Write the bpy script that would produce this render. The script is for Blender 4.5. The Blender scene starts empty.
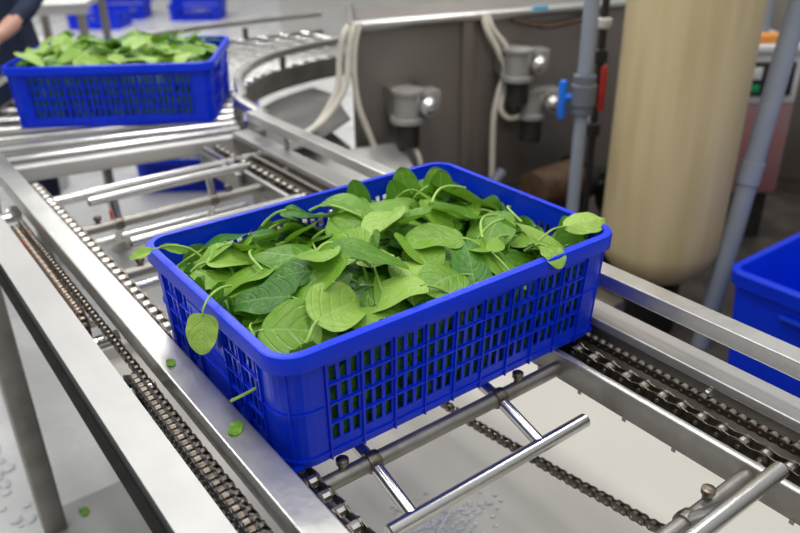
import bpy, bmesh, math, random
import numpy as np
from mathutils import Vector, Matrix

random.seed(7)
rng = np.random.default_rng(11)
PI = math.pi
Z0 = 0.93                      # height of the front crate's rim above the floor (local z = 0)
scene = bpy.context.scene
COL = scene.collection
V = Vector

# ------------------------------------------------------------------ materials
def mat(name, base=(.5, .5, .5), metal=0.0, rough=.5, coat=0.0, vary=0.0, vscale=20.0, stretch=None,
        bump=0.0, bscale=60.0, rvary=0.0, base2=None, trans=0.0, spec=None, rand=0.0):
    m = bpy.data.materials.new(name); m.use_nodes = True
    nt = m.node_tree; N = nt.nodes; Lk = nt.links
    b = N['Principled BSDF']
    b.inputs['Metallic'].default_value = metal
    b.inputs['Roughness'].default_value = rough
    b.inputs['Coat Weight'].default_value = coat
    b.inputs['Coat Roughness'].default_value = .12
    b.inputs['Transmission Weight'].default_value = trans
    if spec is not None: b.inputs['Specular IOR Level'].default_value = spec
    tc = N.new('ShaderNodeTexCoord'); mp = N.new('ShaderNodeMapping')
    Lk.new(tc.outputs['Object'], mp.inputs['Vector'])
    if stretch: mp.inputs['Scale'].default_value = stretch
    ns = N.new('ShaderNodeTexNoise'); ns.inputs['Scale'].default_value = vscale; ns.inputs['Detail'].default_value = 6
    Lk.new(mp.outputs['Vector'], ns.inputs['Vector'])
    mx = N.new('ShaderNodeMix'); mx.data_type = 'RGBA'
    c2 = base2 if base2 else tuple(c * (1 - vary) for c in base)
    mx.inputs['A'].default_value = (*base, 1); mx.inputs['B'].default_value = (*c2, 1)
    rp = N.new('ShaderNodeMapRange'); rp.inputs['From Min'].default_value = .35; rp.inputs['From Max'].default_value = .7
    Lk.new(ns.outputs['Fac'], rp.inputs['Value']); Lk.new(rp.outputs['Result'], mx.inputs['Factor'])
    Lk.new(mx.outputs['Result'], b.inputs['Base Color'])
    if rvary:
        r2 = N.new('ShaderNodeMapRange'); r2.inputs['To Min'].default_value = max(.02, rough - rvary); r2.inputs['To Max'].default_value = rough + rvary
        n3 = N.new('ShaderNodeTexNoise'); n3.inputs['Scale'].default_value = vscale * 2.3; n3.inputs['Detail'].default_value = 4
        Lk.new(mp.outputs['Vector'], n3.inputs['Vector']); Lk.new(n3.outputs['Fac'], r2.inputs['Value'])
        Lk.new(r2.outputs['Result'], b.inputs['Roughness'])
    if bump:
        n2 = N.new('ShaderNodeTexNoise'); n2.inputs['Scale'].default_value = bscale; n2.inputs['Detail'].default_value = 3
        Lk.new(mp.outputs['Vector'], n2.inputs['Vector'])
        bp = N.new('ShaderNodeBump'); bp.inputs['Strength'].default_value = bump; bp.inputs['Distance'].default_value = .01
        Lk.new(n2.outputs['Fac'], bp.inputs['Height']); Lk.new(bp.outputs['Normal'], b.inputs['Normal'])
    return m

M = {}
M['steel'] = mat('steel_brushed', (.64, .63, .60), .92, .33, vary=.14, vscale=9, rvary=.09, bump=.06, bscale=40)
M['steel_pale'] = mat('steel_pale', (.55, .54, .52), .75, .42, vary=.1, vscale=7, rvary=.08, bump=.05, bscale=30)
M['steel_tube'] = mat('steel_tube', (.70, .69, .66), 1, .24, vary=.3, vscale=14, stretch=(.25, 1, 1), rvary=.1)
M['steel_dull'] = mat('steel_dull', (.36, .34, .31), .9, .42, vary=.3, vscale=16, rvary=.1, bump=.1)
M['steel_body'] = mat('steel_body', (.33, .295, .265), .75, .42, vary=.28, vscale=3.0, stretch=(1, 1, .4), rvary=.1, bump=.05, bscale=8)
M['steel_dark'] = mat('steel_dark', (.045, .042, .04), .5, .5, vary=.4, vscale=20)
M['chain_plate'] = mat('chain_plate', (.25, .225, .19), 1, .36, vary=.45, vscale=90, base2=(.12, .09, .065))
M['chain_brown'] = mat('chain_brown', (.15, .10, .07), .9, .4, vary=.5, vscale=90)
M['chain_black'] = mat('chain_black', (.035, .032, .032), .85, .33, vary=.3, vscale=90)
M['chain_bright'] = mat('chain_bright', (.56, .54, .50), 1, .36, vary=.1)
M['pan'] = mat('drip_pan_steel', (.62, .59, .53), .0, .48, vary=.06, vscale=3, rvary=.1, bump=.02, bscale=5)
M['pan_grey'] = mat('pan_grey_steel', (.40, .40, .39), .4, .35, vary=.12, vscale=3, rvary=.1)
M['floor'] = mat('floor_wet_concrete', (.66, .66, .65), 0, .3, vary=.22, vscale=2.5, rvary=.15, bump=.05, bscale=12)
M['wall'] = mat('wall_paint', (.62, .62, .61), 0, .6, vary=.06, vscale=2)
M['blue'] = mat('blue_plastic', (.0, .034, .74), 0, .34, vary=.14, vscale=6, bump=.04, bscale=90, spec=.32)
M['blue_dk'] = mat('blue_plastic_worn', (.0, .035, .50), 0, .42, spec=.3, vary=.2, vscale=6)
M['blue_lt'] = mat('blue_plastic_label', (.035, .10, .82), 0, .4, vary=.2, vscale=25)
M['tan'] = mat('tan_fibreglass', (.56, .455, .265), 0, .42, vary=.16, vscale=5, stretch=(4, 4, .35), bump=.05, bscale=14, base2=(.46, .365, .19))
M['pvc'] = mat('grey_pvc', (.27, .30, .36), 0, .42, vary=.12, vscale=8)
M['pvc_dk'] = mat('dark_grey_pvc', (.13, .145, .175), 0, .45, vary=.15, vscale=8)
M['valve_blue'] = mat('valve_blue', (.005, .16, .75), 0, .35)
M['red'] = mat('red_plastic', (.55, .03, .02), 0, .45, vary=.3)
M['black'] = mat('black_rubber', (.015, .015, .016), 0, .5, vary=.3)
M['brown'] = mat('rusty_brown', (.12, .065, .035), .2, .6, vary=.5, vscale=30)
M['brown_floor'] = mat('dark_brown_floor', (.10, .085, .07), 0, .35, vary=.6, vscale=7, base2=(.035, .03, .027))  # dark brown for the mat that darkens the right-hand floor
M['cover'] = mat('cover_plate_grey', (.17, .165, .155), .2, .5, vary=.3, vscale=6)
M['cream'] = mat('cream_hose', (.66, .62, .53), 0, .42, vary=.12, vscale=20)
M['white'] = mat('white_plastic', (.72, .72, .70), 0, .4, vary=.1, vscale=8)
M['motor'] = mat('motor_grey_paint', (.36, .35, .33), .3, .4, vary=.25, vscale=12)
M['orange'] = mat('orange_strip', (.75, .28, .04), 0, .5)
M['pinkred'] = mat('faded_red_panel', (.34, .11, .12), 0, .5, vary=.35, vscale=5, base2=(.30, .20, .21))
M['green'] = mat('green_button', (.01, .28, .09), 0, .4)
M['navy'] = mat('navy_cloth', (.012, .022, .06), 0, .8, vary=.3, vscale=30, bump=.15, bscale=50)
M['lblue'] = mat('light_blue_cloth', (.18, .50, .66), 0, .8, vary=.15, vscale=20)
M['skin'] = mat('skin', (.62, .34, .25), 0, .5, vary=.1, vscale=20)
M['hair'] = mat('black_hair', (.02, .015, .012), 0, .5, vary=.2)
M['sack'] = mat('white_sack', (.72, .68, .66), 0, .55, vary=.2, vscale=10, bump=.3, bscale=25)
M['foam'] = mat('ice_foam', (.82, .84, .86), 0, .25, trans=.3, vary=.05)

def leaf_material(name, c_dark, c_mid, c_vein, under):
    m = bpy.data.materials.new(name); m.use_nodes = True
    nt = m.node_tree; N = nt.nodes; Lk = nt.links; b = N['Principled BSDF']
    uv = N.new('ShaderNodeUVMap'); uv.uv_map = 'leaf'
    sp = N.new('ShaderNodeSeparateXYZ'); Lk.new(uv.outputs['UV'], sp.inputs[0])
    def math_(op, a, b_=None, v=None):
        n = N.new('ShaderNodeMath'); n.operation = op
        if hasattr(a, 'links'): Lk.new(a, n.inputs[0])
        else: n.inputs[0].default_value = a
        if b_ is not None:
            if hasattr(b_, 'links'): Lk.new(b_, n.inputs[1])
            else: n.inputs[1].default_value = b_
        return n.outputs[0]
    U, W = sp.outputs['X'], sp.outputs['Y']          # U along the leaf, W = 0..1 across, .5 = midrib
    w = math_('ABSOLUTE', math_('SUBTRACT', W, .5))   # 0 at midrib .. .5 at margin
    mid = math_('LESS_THAN', w, .022)
    t = math_('SUBTRACT', U, math_('ADD', math_('MULTIPLY', w, .45), math_('MULTIPLY', math_('MULTIPLY', w, w), 1.1)))
    s = math_('ABSOLUTE', math_('SUBTRACT', math_('FRACT', math_('MULTIPLY', t, 4.3)), .5))   # 0 in vein centre
    lat = math_('MULTIPLY', math_('SUBTRACT', 1.0, math_('MINIMUM', math_('MULTIPLY', s, 7.0), 1.0)), .5)
    vein = math_('MINIMUM', math_('ADD', mid, lat), 1.0)
    oi = N.new('ShaderNodeObjectInfo')
    tc = N.new('ShaderNodeTexCoord')
    ns = N.new('ShaderNodeTexNoise'); ns.inputs['Scale'].default_value = 30; ns.inputs['Detail'].default_value = 6
    Lk.new(tc.outputs['Object'], ns.inputs['Vector'])
    m1 = N.new('ShaderNodeMix'); m1.data_type = 'RGBA'; m1.inputs['A'].default_value = (*c_dark, 1); m1.inputs['B'].default_value = (*c_mid, 1)
    fac = math_('MULTIPLY', math_('ADD', math_('MULTIPLY', oi.outputs['Random'], 1.1), math_('MULTIPLY', ns.outputs['Fac'], .7)), .62)
    Lk.new(fac, m1.inputs['Factor'])
    gm = N.new('ShaderNodeNewGeometry')
    m2 = N.new('ShaderNodeMix'); m2.data_type = 'RGBA'; m2.inputs['B'].default_value = (*under, 1)
    Lk.new(m1.outputs['Result'], m2.inputs['A']); Lk.new(math_('MULTIPLY', gm.outputs['Backfacing'], .75), m2.inputs['Factor'])
    m3 = N.new('ShaderNodeMix'); m3.data_type = 'RGBA'; m3.inputs['B'].default_value = (*c_vein, 1)
    Lk.new(m2.outputs['Result'], m3.inputs['A']); Lk.new(math_('MULTIPLY', vein, .42), m3.inputs['Factor'])
    Lk.new(m3.outputs['Result'], b.inputs['Base Color'])
    b.inputs['Roughness'].default_value = .34; b.inputs['Specular IOR Level'].default_value = .45
    nq = N.new('ShaderNodeTexNoise'); nq.inputs['Scale'].default_value = 95; nq.inputs['Detail'].default_value = 3
    Lk.new(tc.outputs['Object'], nq.inputs['Vector'])
    hh = math_('SUBTRACT', math_('MULTIPLY', nq.outputs['Fac'], 1.1), math_('MULTIPLY', vein, .55))
    bp = N.new('ShaderNodeBump'); bp.inputs['Strength'].default_value = .8; bp.inputs['Distance'].default_value = .0022
    Lk.new(hh, bp.inputs['Height']); Lk.new(bp.outputs['Normal'], b.inputs['Normal'])
    tr = N.new('ShaderNodeBsdfTranslucent'); tr.inputs['Color'].default_value = (.20, .42, .03, 1)
    mixs = N.new('ShaderNodeMixShader'); mixs.inputs[0].default_value = .22
    Lk.new(b.outputs[0], mixs.inputs[1]); Lk.new(tr.outputs[0], mixs.inputs[2])
    Lk.new(mixs.outputs[0], N['Material Output'].inputs[0])
    return m
M['leaf'] = leaf_material('spinach_leaf', (.03, .16, .006), (.27, .50, .045), (.36, .58, .13), (.26, .46, .10))
M['leaf_pale'] = leaf_material('spinach_leaf_pale', (.24, .46, .05), (.46, .66, .14), (.50, .68, .24), (.36, .54, .17))
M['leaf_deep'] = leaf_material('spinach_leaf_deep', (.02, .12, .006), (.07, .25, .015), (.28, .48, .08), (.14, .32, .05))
M['stem'] = mat('spinach_stem', (.34, .56, .10), 0, .35, vary=.3, vscale=40)

# ------------------------------------------------------------------ object helpers
def link(o, parent=None):
    COL.objects.link(o)
    if parent is not None: o.parent = parent
    return o
def tag(o, label=None, cat=None, group=None, kind=None):
    if label: o['label'] = label
    if cat: o['category'] = cat
    if group: o['group'] = group
    if kind: o['kind'] = kind
    return o
def empty(name, loc=(0, 0, 0), rz=0.0, label=None, cat=None, group=None, kind=None):
    o = bpy.data.objects.new(name, None); o.empty_display_size = .05
    o.location = loc; o.rotation_euler = (0, 0, rz); link(o)
    return tag(o, label, cat, group, kind)
def copy_tree(o, parent=None):
    c = o.copy(); link(c, parent)
    for ch in [x for x in COL.objects if x.parent == o]:
        copy_tree(ch, c)
    return c
def wl(x, y, z): return V((x, y, z + Z0))          # local (rim-based) to world

class MB:
    def __init__(s): s.bm = bmesh.new(); s.mi = 0
    def _mark(s, faces):
        for f in faces: f.material_index = s.mi
    def box(s, a, b, bev=0.0, rot=None, piv=None):
        a, b = V(a), V(b); c = (a + b) / 2; d = b - a
        r = bmesh.ops.create_cube(s.bm, size=1.0)
        vs = r['verts']
        for v in vs: v.co = V((v.co.x * d.x, v.co.y * d.y, v.co.z * d.z))
        if bev > 0:
            es = list({e for v in vs for e in v.link_edges})
            rr = bmesh.ops.bevel(s.bm, geom=es, offset=bev, segments=2, profile=.5, affect='EDGES')
            vs = list({v for f in rr['faces'] for v in f.verts} | {v for v in vs if v.is_valid})
            allv = set(vs)
            for v in list(allv):
                for f in v.link_faces: allv.update(f.verts)
            vs = list(allv)
        mt = Matrix.Translation(c)
        if rot is not None:
            p = V(piv) if piv is not None else c
            mt = Matrix.Translation(p) @ rot.to_4x4() @ Matrix.Translation(c - p)
        bmesh.ops.transform(s.bm, matrix=mt, verts=vs)
        s._mark({f for v in vs for f in v.link_faces})
        return s
    def tube(s, pts, r, n=12, cap=True, flat=None):
        pts = [V(p) for p in pts]; k = len(pts)
        rs = r if isinstance(r, (list, tuple)) else [r] * k
        up = None; rings = []
        for i, p in enumerate(pts):
            t = (pts[min(i + 1, k - 1)] - pts[max(i - 1, 0)])
            if t.length < 1e-9: t = V((0, 0, 1))
            t.normalize()
            if up is None:
                up = V((0, 0, 1)) if abs(t.z) < .9 else V((1, 0, 0))
            sd = t.cross(up)
            if sd.length < 1e-6: sd = t.orthogonal()
            sd.normalize(); up = sd.cross(t).normalized()
            rings.append([s.bm.verts.new(p + (sd * math.cos(2 * PI * j / n) + up * math.sin(2 * PI * j / n) * (flat or 1)) * rs[i]) for j in range(n)])
        fs = []
        for i in range(k - 1):
            for j in range(n):
                fs.append(s.bm.faces.new((rings[i][j], rings[i][(j + 1) % n], rings[i + 1][(j + 1) % n], rings[i + 1][j])))
        if cap:
            fs.append(s.bm.faces.new(rings[0][::-1])); fs.append(s.bm.faces.new(rings[-1]))
        s._mark(fs); return s
    def sweep(s, pts, prof, up=(0, 0, 1), cap=True, closed=False):
        """sweep a closed 2-D profile (side, up) along pts"""
        pts = [V(p) for p in pts]; k = len(pts); up = V(up); rings = []
        for i, p in enumerate(pts):
            if closed: t0 = (p - pts[i - 1]).normalized(); t1 = (pts[(i + 1) % k] - p).normalized()
            else:
                t1 = (pts[min(i + 1, k - 1)] - pts[max(min(i, k - 2), 0)]); t0 = (pts[max(i, 1)] - pts[max(i - 1, 0)])
                t0 = t0.normalized() if t0.length > 1e-9 else t1.normalized(); t1 = t1.normalized() if t1.length > 1e-9 else t0
            t = (t0 + t1).normalized(); sd = t.cross(up).normalized()
            sc = 1 / max(.4, t.dot(t1))
            rings.append([s.bm.verts.new(p + sd * (a * sc) + up * b) for a, b in prof])
        n = len(prof); fs = []
        for i in range(k if closed else k - 1):
            A, B = rings[i], rings[(i + 1) % k]
            for j in range(n):
                fs.append(s.bm.faces.new((A[j], A[(j + 1) % n], B[(j + 1) % n], B[j])))
        if cap and not closed:
            fs.append(s.bm.faces.new(rings[0][::-1])); fs.append(s.bm.faces.new(rings[-1]))
        s._mark(fs); return s
    def lathe(s, prof, origin=(0, 0, 0), axis='z', n=24):
        o = V(origin); rings = []
        for r, h in prof:
            ring = []
            for j in range(n):
                a = 2 * PI * j / n
                c = (r * math.cos(a), r * math.sin(a), h)
                if axis == 'x': c = (c[2], c[0], c[1])
                if axis == 'y': c = (c[1], c[2], c[0])
                ring.append(s.bm.verts.new(o + V(c)))
            rings.append(ring)
        fs = []
        for i in range(len(rings) - 1):
            for j in range(n):
                fs.append(s.bm.faces.new((rings[i][j], rings[i][(j + 1) % n], rings[i + 1][(j + 1) % n], rings[i + 1][j])))
        fs.append(s.bm.faces.new(rings[0][::-1])); fs.append(s.bm.faces.new(rings[-1]))
        s._mark(fs); return s
    def prism(s, poly, a0, a1, axis='x'):
        """extrude a 2-D polygon along an axis"""
        def P(u, v, w): return {'x': (w, u, v), 'y': (u, w, v), 'z': (u, v, w)}[axis]
        A = [s.bm.verts.new(P(u, v, a0)) for u, v in poly]; B = [s.bm.verts.new(P(u, v, a1)) for u, v in poly]
        n = len(poly); fs = [s.bm.faces.new(A[::-1]), s.bm.faces.new(B)]
        for j in range(n): fs.append(s.bm.faces.new((A[j], A[(j + 1) % n], B[(j + 1) % n], B[j])))
        s._mark(fs); return s
    def sphere(s, c, r, seg=14, sc=(1, 1, 1)):
        rr = bmesh.ops.create_uvsphere(s.bm, u_segments=seg, v_segments=max(6, seg // 2 + 2), radius=r)
        for v in rr['verts']: v.co = V((v.co.x * sc[0], v.co.y * sc[1], v.co.z * sc[2])) + V(c)
        s._mark({f for v in rr['verts'] for f in v.link_faces}); return s
    def m(s, i): s.mi = i; return s
    def build(s, name, material, parent=None, smooth=True, world=True, origin=None, angle=35):
        """link as ONE mesh; the mesh origin sits at the bottom centre of its bounds"""
        bmesh.ops.recalc_face_normals(s.bm, faces=s.bm.faces)
        me = bpy.data.meshes.new(name)
        cs = [v.co for v in s.bm.verts]
        lo = V((min(c.x for c in cs), min(c.y for c in cs), min(c.z for c in cs)))
        hi = V((max(c.x for c in cs), max(c.y for c in cs), max(c.z for c in cs)))
        og = V(origin) if origin is not None else V(((lo.x + hi.x) / 2, (lo.y + hi.y) / 2, lo.z))
        bmesh.ops.translate(s.bm, verts=s.bm.verts, vec=-og)
        if smooth:
            for f in s.bm.faces: f.smooth = True
            for e in s.bm.edges:
                if len(e.link_faces) == 2 and e.calc_face_angle(0) > math.radians(angle): e.smooth = False
        s.bm.to_mesh(me); s.bm.free()
        for x in (material if isinstance(material, (list, tuple)) else [material]): me.materials.append(x)
        o = bpy.data.objects.new(name, me); link(o, parent)
        o.location = og - (V(parent.location) if (parent is not None and world) else V((0, 0, 0)))
        return o

def rr_profile(w, h, r, n=3):
    """rounded rectangle profile centred on 0,0"""
    out = []
    for cx, cy, a0 in ((w / 2 - r, h / 2 - r, 0), (-w / 2 + r, h / 2 - r, 90), (-w / 2 + r, -h / 2 + r, 180), (w / 2 - r, -h / 2 + r, 270)):
        for k in range(n + 1):
            a = math.radians(a0 + 90 * k / n); out.append((cx + r * math.cos(a), cy + r * math.sin(a)))
    return out
def smooth_path(pts, n=6, closed=False):
    pts = [V(p) for p in pts]; out = []
    k = len(pts)
    for i in range(k - 1):
        p0, p1, p2, p3 = pts[max(i - 1, 0)], pts[i], pts[i + 1], pts[min(i + 2, k - 1)]
        for j in range(n):
            t = j / n
            out.append(.5 * ((2 * p1) + (-p0 + p2) * t + (2 * p0 - 5 * p1 + 4 * p2 - p3) * t * t + (-p0 + 3 * p1 - 3 * p2 + p3) * t ** 3))
    out.append(pts[-1]); return out

# ------------------------------------------------------------------ camera
cam_loc = V((-0.3116, -0.6565, 0.4819 + Z0))
pitch, yaw, roll, fpx = 0.4656, -0.6368, -0.0148, 768.5354
fw = V((-math.sin(yaw) * math.cos(pitch), math.cos(yaw) * math.cos(pitch), -math.sin(pitch)))
r0 = fw.cross(V((0, 0, 1))).normalized(); u0 = r0.cross(fw)
r_ = math.cos(roll) * r0 + math.sin(roll) * u0; u_ = -math.sin(roll) * r0 + math.cos(roll) * u0
cd = bpy.data.cameras.new('camera'); cam = bpy.data.objects.new('camera', cd); COL.objects.link(cam)
cam.matrix_world = Matrix(((r_.x, u_.x, -fw.x, cam_loc.x), (r_.y, u_.y, -fw.y, cam_loc.y), (r_.z, u_.z, -fw.z, cam_loc.z), (0, 0, 0, 1)))
cd.sensor_width = 36; cd.lens = fpx / 800 * 36; cd.clip_start = .05; cd.clip_end = 60
cd.dof.use_dof = True; cd.dof.focus_distance = 1.02; cd.dof.aperture_fstop = 3.6
scene.camera = cam

# ------------------------------------------------------------------ world and lights
w = bpy.data.worlds.new('hall_light'); scene.world = w; w.use_nodes = True
nt = w.node_tree; bg = nt.nodes['Background']
tc = nt.nodes.new('ShaderNodeTexCoord'); sx = nt.nodes.new('ShaderNodeSeparateXYZ'); cr = nt.nodes.new('ShaderNodeValToRGB')
nt.links.new(tc.outputs['Generated'], sx.inputs[0]); nt.links.new(sx.outputs['Z'], cr.inputs['Fac']); nt.links.new(cr.outputs['Color'], bg.inputs['Color'])
cr.color_ramp.elements[0].position = 0.0; cr.color_ramp.elements[0].color = (.30, .30, .30, 1)
cr.color_ramp.elements[1].position = .75; cr.color_ramp.elements[1].color = (.95, .97, 1, 1)
e = cr.color_ramp.elements.new(.25); e.color = (.55, .55, .55, 1)
bg.inputs['Strength'].default_value = .58
def area(name, loc, size, power, target=None, col=(1, .985, .96)):
    ld = bpy.data.lights.new(name, 'AREA'); ld.shape = 'RECTANGLE'; ld.size, ld.size_y = size; ld.energy = power; ld.color = col
    o = bpy.data.objects.new(name, ld); COL.objects.link(o); o.location = loc
    if target is not None: o.rotation_euler = (V(target) - V(loc)).to_track_quat('-Z', 'Y').to_euler()
    return o
for i, (x, y, pw) in enumerate(((-1.6, .2, 26), (.4, .4, 34), (2.4, .6, 26), (-1.0, 3.2, 26), (1.2, 3.4, 34), (3.4, 3.6, 30), (.3, -2.0, 22))):
    area('ceiling_tube_light', (x, y, 3.5), (.35, 1.6), pw)
area('ceiling_tube_light', (1.5, 7, 3.5), (3.5, .5), 110)

# ------------------------------------------------------------------ setting
tag(MB().box((-8, -6, -.08), (12, 12, 0)).build('floor', M['floor'], smooth=False), kind='structure')
tag(MB().box((-8, 12, 0), (12, 12.15, 3.8)).build('wall_back', M['wall'], smooth=False), kind='structure')
tag(MB().box((12, -6, 0), (12.15, 12.15, 3.8)).build('wall_right', M['wall'], smooth=False), kind='structure')

# ------------------------------------------------------------------ crates
def rrect(L, W, r, n=6):
    """perimeter of a rounded rectangle centred on 0, counter-clockwise from the front-left corner's end; list of (pos, normal, s)"""
    out = []
    segs = [((-L / 2 + r, -W / 2), (L / 2 - r, -W / 2), (0, -1)), ((L / 2, -W / 2 + r), (L / 2, W / 2 - r), (1, 0)),
            ((L / 2 - r, W / 2), (-L / 2 + r, W / 2), (0, 1)), ((-L / 2, W / 2 - r), (-L / 2, -W / 2 + r), (-1, 0))]
    return segs
class Perim:
    def __init__(s, L, W, r):
        s.L, s.W, s.r = L, W, r
        s.a = L - 2 * r; s.b = W - 2 * r; s.c = PI * r / 2
        s.total = 2 * (s.a + s.b) + 4 * s.c
    def at(s, t, dep=0.0, inset=0.0):
        """point at arc length t (start: front wall, left end), pushed out by dep"""
        t %= s.total; L, W, r = s.L, s.W, s.r
        segs = [('l', s.a), ('c', s.c), ('l', s.b), ('c', s.c), ('l', s.a), ('c', s.c), ('l', s.b), ('c', s.c)]
        st = [(-L / 2 + r, -W / 2), (L / 2 - r, -W / 2 + r), (L / 2, -W / 2 + r), (L / 2 - r, W / 2 - r), (L / 2 - r, W / 2), (-L / 2 + r, W / 2 - r), (-L / 2, W / 2 - r), (-L / 2 + r, -W / 2 + r)]
        ang = -PI / 2
        for k, (ty, ln) in enumerate(segs):
            if t <= ln + 1e-9:
                if ty == 'l':
                    n = (math.cos(ang), math.sin(ang)); d = (-n[1], n[0])
                    p = (st[k][0] + d[0] * t, st[k][1] + d[1] * t)
                else:
                    a2 = ang + t / r; n = (math.cos(a2), math.sin(a2)); p = (st[k][0] + n[0] * r, st[k][1] + n[1] * r)
                break
            t -= ln
            if ty == 'c': ang += PI / 2
        sx = (L - 2 * inset) / L; sy = (W - 2 * inset) / W
        return V((p[0] * sx + n[0] * dep, p[1] * sy + n[1] * dep, 0))

CL, CW, CH = .600, .436, .1785
def crate_meshes(L=CL, W=CW, H=CH):
    r = .036; taper = .009; t_in = .0035
    P = Perim(L - .016, W - .016, r)
    def pt(s_, z, dep): 
        q = P.at(s_, dep, inset=taper * (1 - z / H)); q.z = z; return q
    # breaks along the perimeter: (s0, s1, kind)
    xs = [0.0]; kinds = []
    def add(w_, k): xs.append(xs[-1] + w_); kinds.append(k)
    def wall(length, groups, slots, solid_mid=None):
        m_ = .022; usable = length - 2 * m_; gw = usable / groups
        add(m_, 'p')
        for g in range(groups):
            if solid_mid and g in solid_mid:
                add(gw * .5, 'p'); add(gw * .5, 'p'); continue
            rib = .010; sl = (gw - rib) / (slots + (slots - 1) * .55); br = sl * .55
            add(rib / 2, 'r')
            for q in range(slots):
                add(sl, 's')
                if q < slots - 1: add(br, 'b')
            add(rib / 2, 'r')
        add(m_, 'p')
    def corner():
        for _ in range(6): add(P.c / 6, 'p')
    wall(P.a, 9, 3); corner(); wall(P.b, 6, 3, (2, 3)); corner(); wall(P.a, 9, 3); corner(); wall(P.b, 6, 3, (2, 3)); corner()
    zs = [0, .012, .022, .0285]; zk = ['p', 'p', 'p']
    z0, z1 = .0285, H - .034; rows = 4; bh = .0058; sh = (z1 - z0 - bh * (rows - 1)) / rows
    for q in range(rows):
        zs.append(zs[-1] + sh); zk.append('s')
        if q < rows - 1: zs.append(zs[-1] + bh); zk.append('b')
    zs.append(H - .004); zk.append('p')
    nx, nz = len(xs), len(zs)
    bm = bmesh.new(); n = nx - 1
    solid = [[not (kinds[i] == 's' and zk[j] == 's') for j in range(nz - 1)] for i in range(n)]
    O = [[bm.verts.new(pt(xs[i], zs[j], 0)) for j in range(nz)] for i in range(n)]
    I = [[bm.verts.new(pt(xs[i], zs[j], -t_in)) for j in range(nz)] for i in range(n)]
    def g(A, i, j): return A[i % n][j]
    for i in range(n):
        for j in range(nz - 1):
            if not solid[i][j]: continue
            bm.faces.new((g(O, i, j), g(O, i + 1, j), g(O, i + 1, j + 1), g(O, i, j + 1)))
            bm.faces.new((g(I, i, j), g(I, i, j + 1), g(I, i + 1, j + 1), g(I, i + 1, j)))
            if not solid[(i - 1) % n][j]: bm.faces.new((g(O, i, j), g(O, i, j + 1), g(I, i, j + 1), g(I, i, j)))
            if not solid[(i + 1) % n][j]: bm.faces.new((g(O, i + 1, j), g(I, i + 1, j), g(I, i + 1, j + 1), g(O, i + 1, j + 1)))
            if j == 0 or not solid[i][j - 1]: bm.faces.new((g(O, i, j), g(I, i, j), g(I, i + 1, j), g(O, i + 1, j)))
            if j == nz - 2 or not solid[i][j + 1]: bm.faces.new((g(O, i, j + 1), g(O, i + 1, j + 1), g(I, i + 1, j + 1), g(I, i, j + 1)))
    wallmb = MB(); wallmb.bm = bm
    # raised ribs on the outside: one upright between groups and one along every bar row
    d = .0035
    def strip_v(s0, s1, za, zb, dep=d, nseg=1):
        A = []
        for k in range(nseg + 1):
            z = za + (zb - za) * k / nseg
            A.append([bm.verts.new(pt(s0, z, -.001)), bm.verts.new(pt(s0, z, dep)), bm.verts.new(pt(s1, z, dep)), bm.verts.new(pt(s1, z, -.001))])
        for k in range(nseg):
            for q in range(3): bm.faces.new((A[k][q], A[k][q + 1], A[k + 1][q + 1], A[k + 1][q]))
        bm.faces.new(A[0][::-1]); bm.faces.new(A[-1])
    def strip_h(sa, sb, z, hw=.0013, dep=.0024, step=.02):
        m_ = max(1, int(abs(sb - sa) / step)); A = []
        for k in range(m_ + 1):
            s_ = sa + (sb - sa) * k / m_
            A.append([bm.verts.new(pt(s_, z - hw, -.001)), bm.verts.new(pt(s_, z - hw, dep)), bm.verts.new(pt(s_, z + hw, dep)), bm.verts.new(pt(s_, z + hw, -.001))])
        for k in range(m_):
            for q in range(3): bm.faces.new((A[k][q], A[k][q + 1], A[k + 1][q + 1], A[k + 1][q]))
        bm.faces.new(A[0][::-1]); bm.faces.new(A[-1])
    for i in range(1, n):
        if kinds[i] == 'r' and kinds[i - 1] in ('r', 'p'):
            strip_v(xs[i] - .0012, xs[i] + .0012, .0, H - .026)
        if kinds[i] == 'p' and kinds[i - 1] == 'r':
            strip_v(xs[i] - .0012, xs[i] + .0012, .0, H - .026)
    for c0 in (P.a, P.a + P.c + P.b, 2 * P.a + 2 * P.c + P.b, P.total - P.c):
        strip_v(c0 + P.c * .5 - .0012, c0 + P.c * .5 + .0012, 0, H - .026)
    offs = [0, P.a + P.c, P.a + P.b + 2 * P.c, 2 * P.a + P.b + 3 * P.c]; lens = [P.a, P.b, P.a, P.b]
    zbars = [.0285 + sh * (q + 1) + bh * q + bh / 2 for q in range(rows - 1)]
    for o_, l_ in zip(offs, lens):
        for z in zbars: strip_h(o_ + .02, o_ + l_ - .02, z)
    strip_h(0, P.total * .99999, .012, .0012, .0025, .012)
    for c0 in (P.a, P.a + P.c + P.b, 2 * P.a + 2 * P.c + P.b, P.total - P.c):
        strip_h(c0 - .018, c0 + P.c + .018, zbars[1], .0012, .0024, .01)
    # rim swept round the top
    rim = MB(); Q = Perim(L - .010, W - .010, r)
    m_ = 96; ring = []
    prof = [(-.0075, .0), (-.0075, -.004), (-.0035, -.006), (.0005, -.006), (.0012, -.020), (.0042, -.0235), (.0048, -.004), (.0035, -.0008), (-.001, .0)]
    svals = []
    t0 = 0
    for k, ln in enumerate([Q.a, Q.c, Q.b, Q.c, Q.a, Q.c, Q.b, Q.c]):
        cnt = 10 if k % 2 == 0 else 7
        svals += [t0 + ln * q / cnt for q in range(cnt)]; t0 += ln
    for s_ in svals:
        ring.append([])
        for a, b in prof:
            q = Q.at(s_, a); q.z = H + b; ring[-1].append(rim.bm.verts.new(q))
    for i in range(len(ring)):
        A, B = ring[i], ring[(i + 1) % len(ring)]
        for j in range(len(prof)): rim.bm.faces.new((A[j], A[(j + 1) % len(prof)], B[(j + 1) % len(prof)], B[j]))
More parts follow.
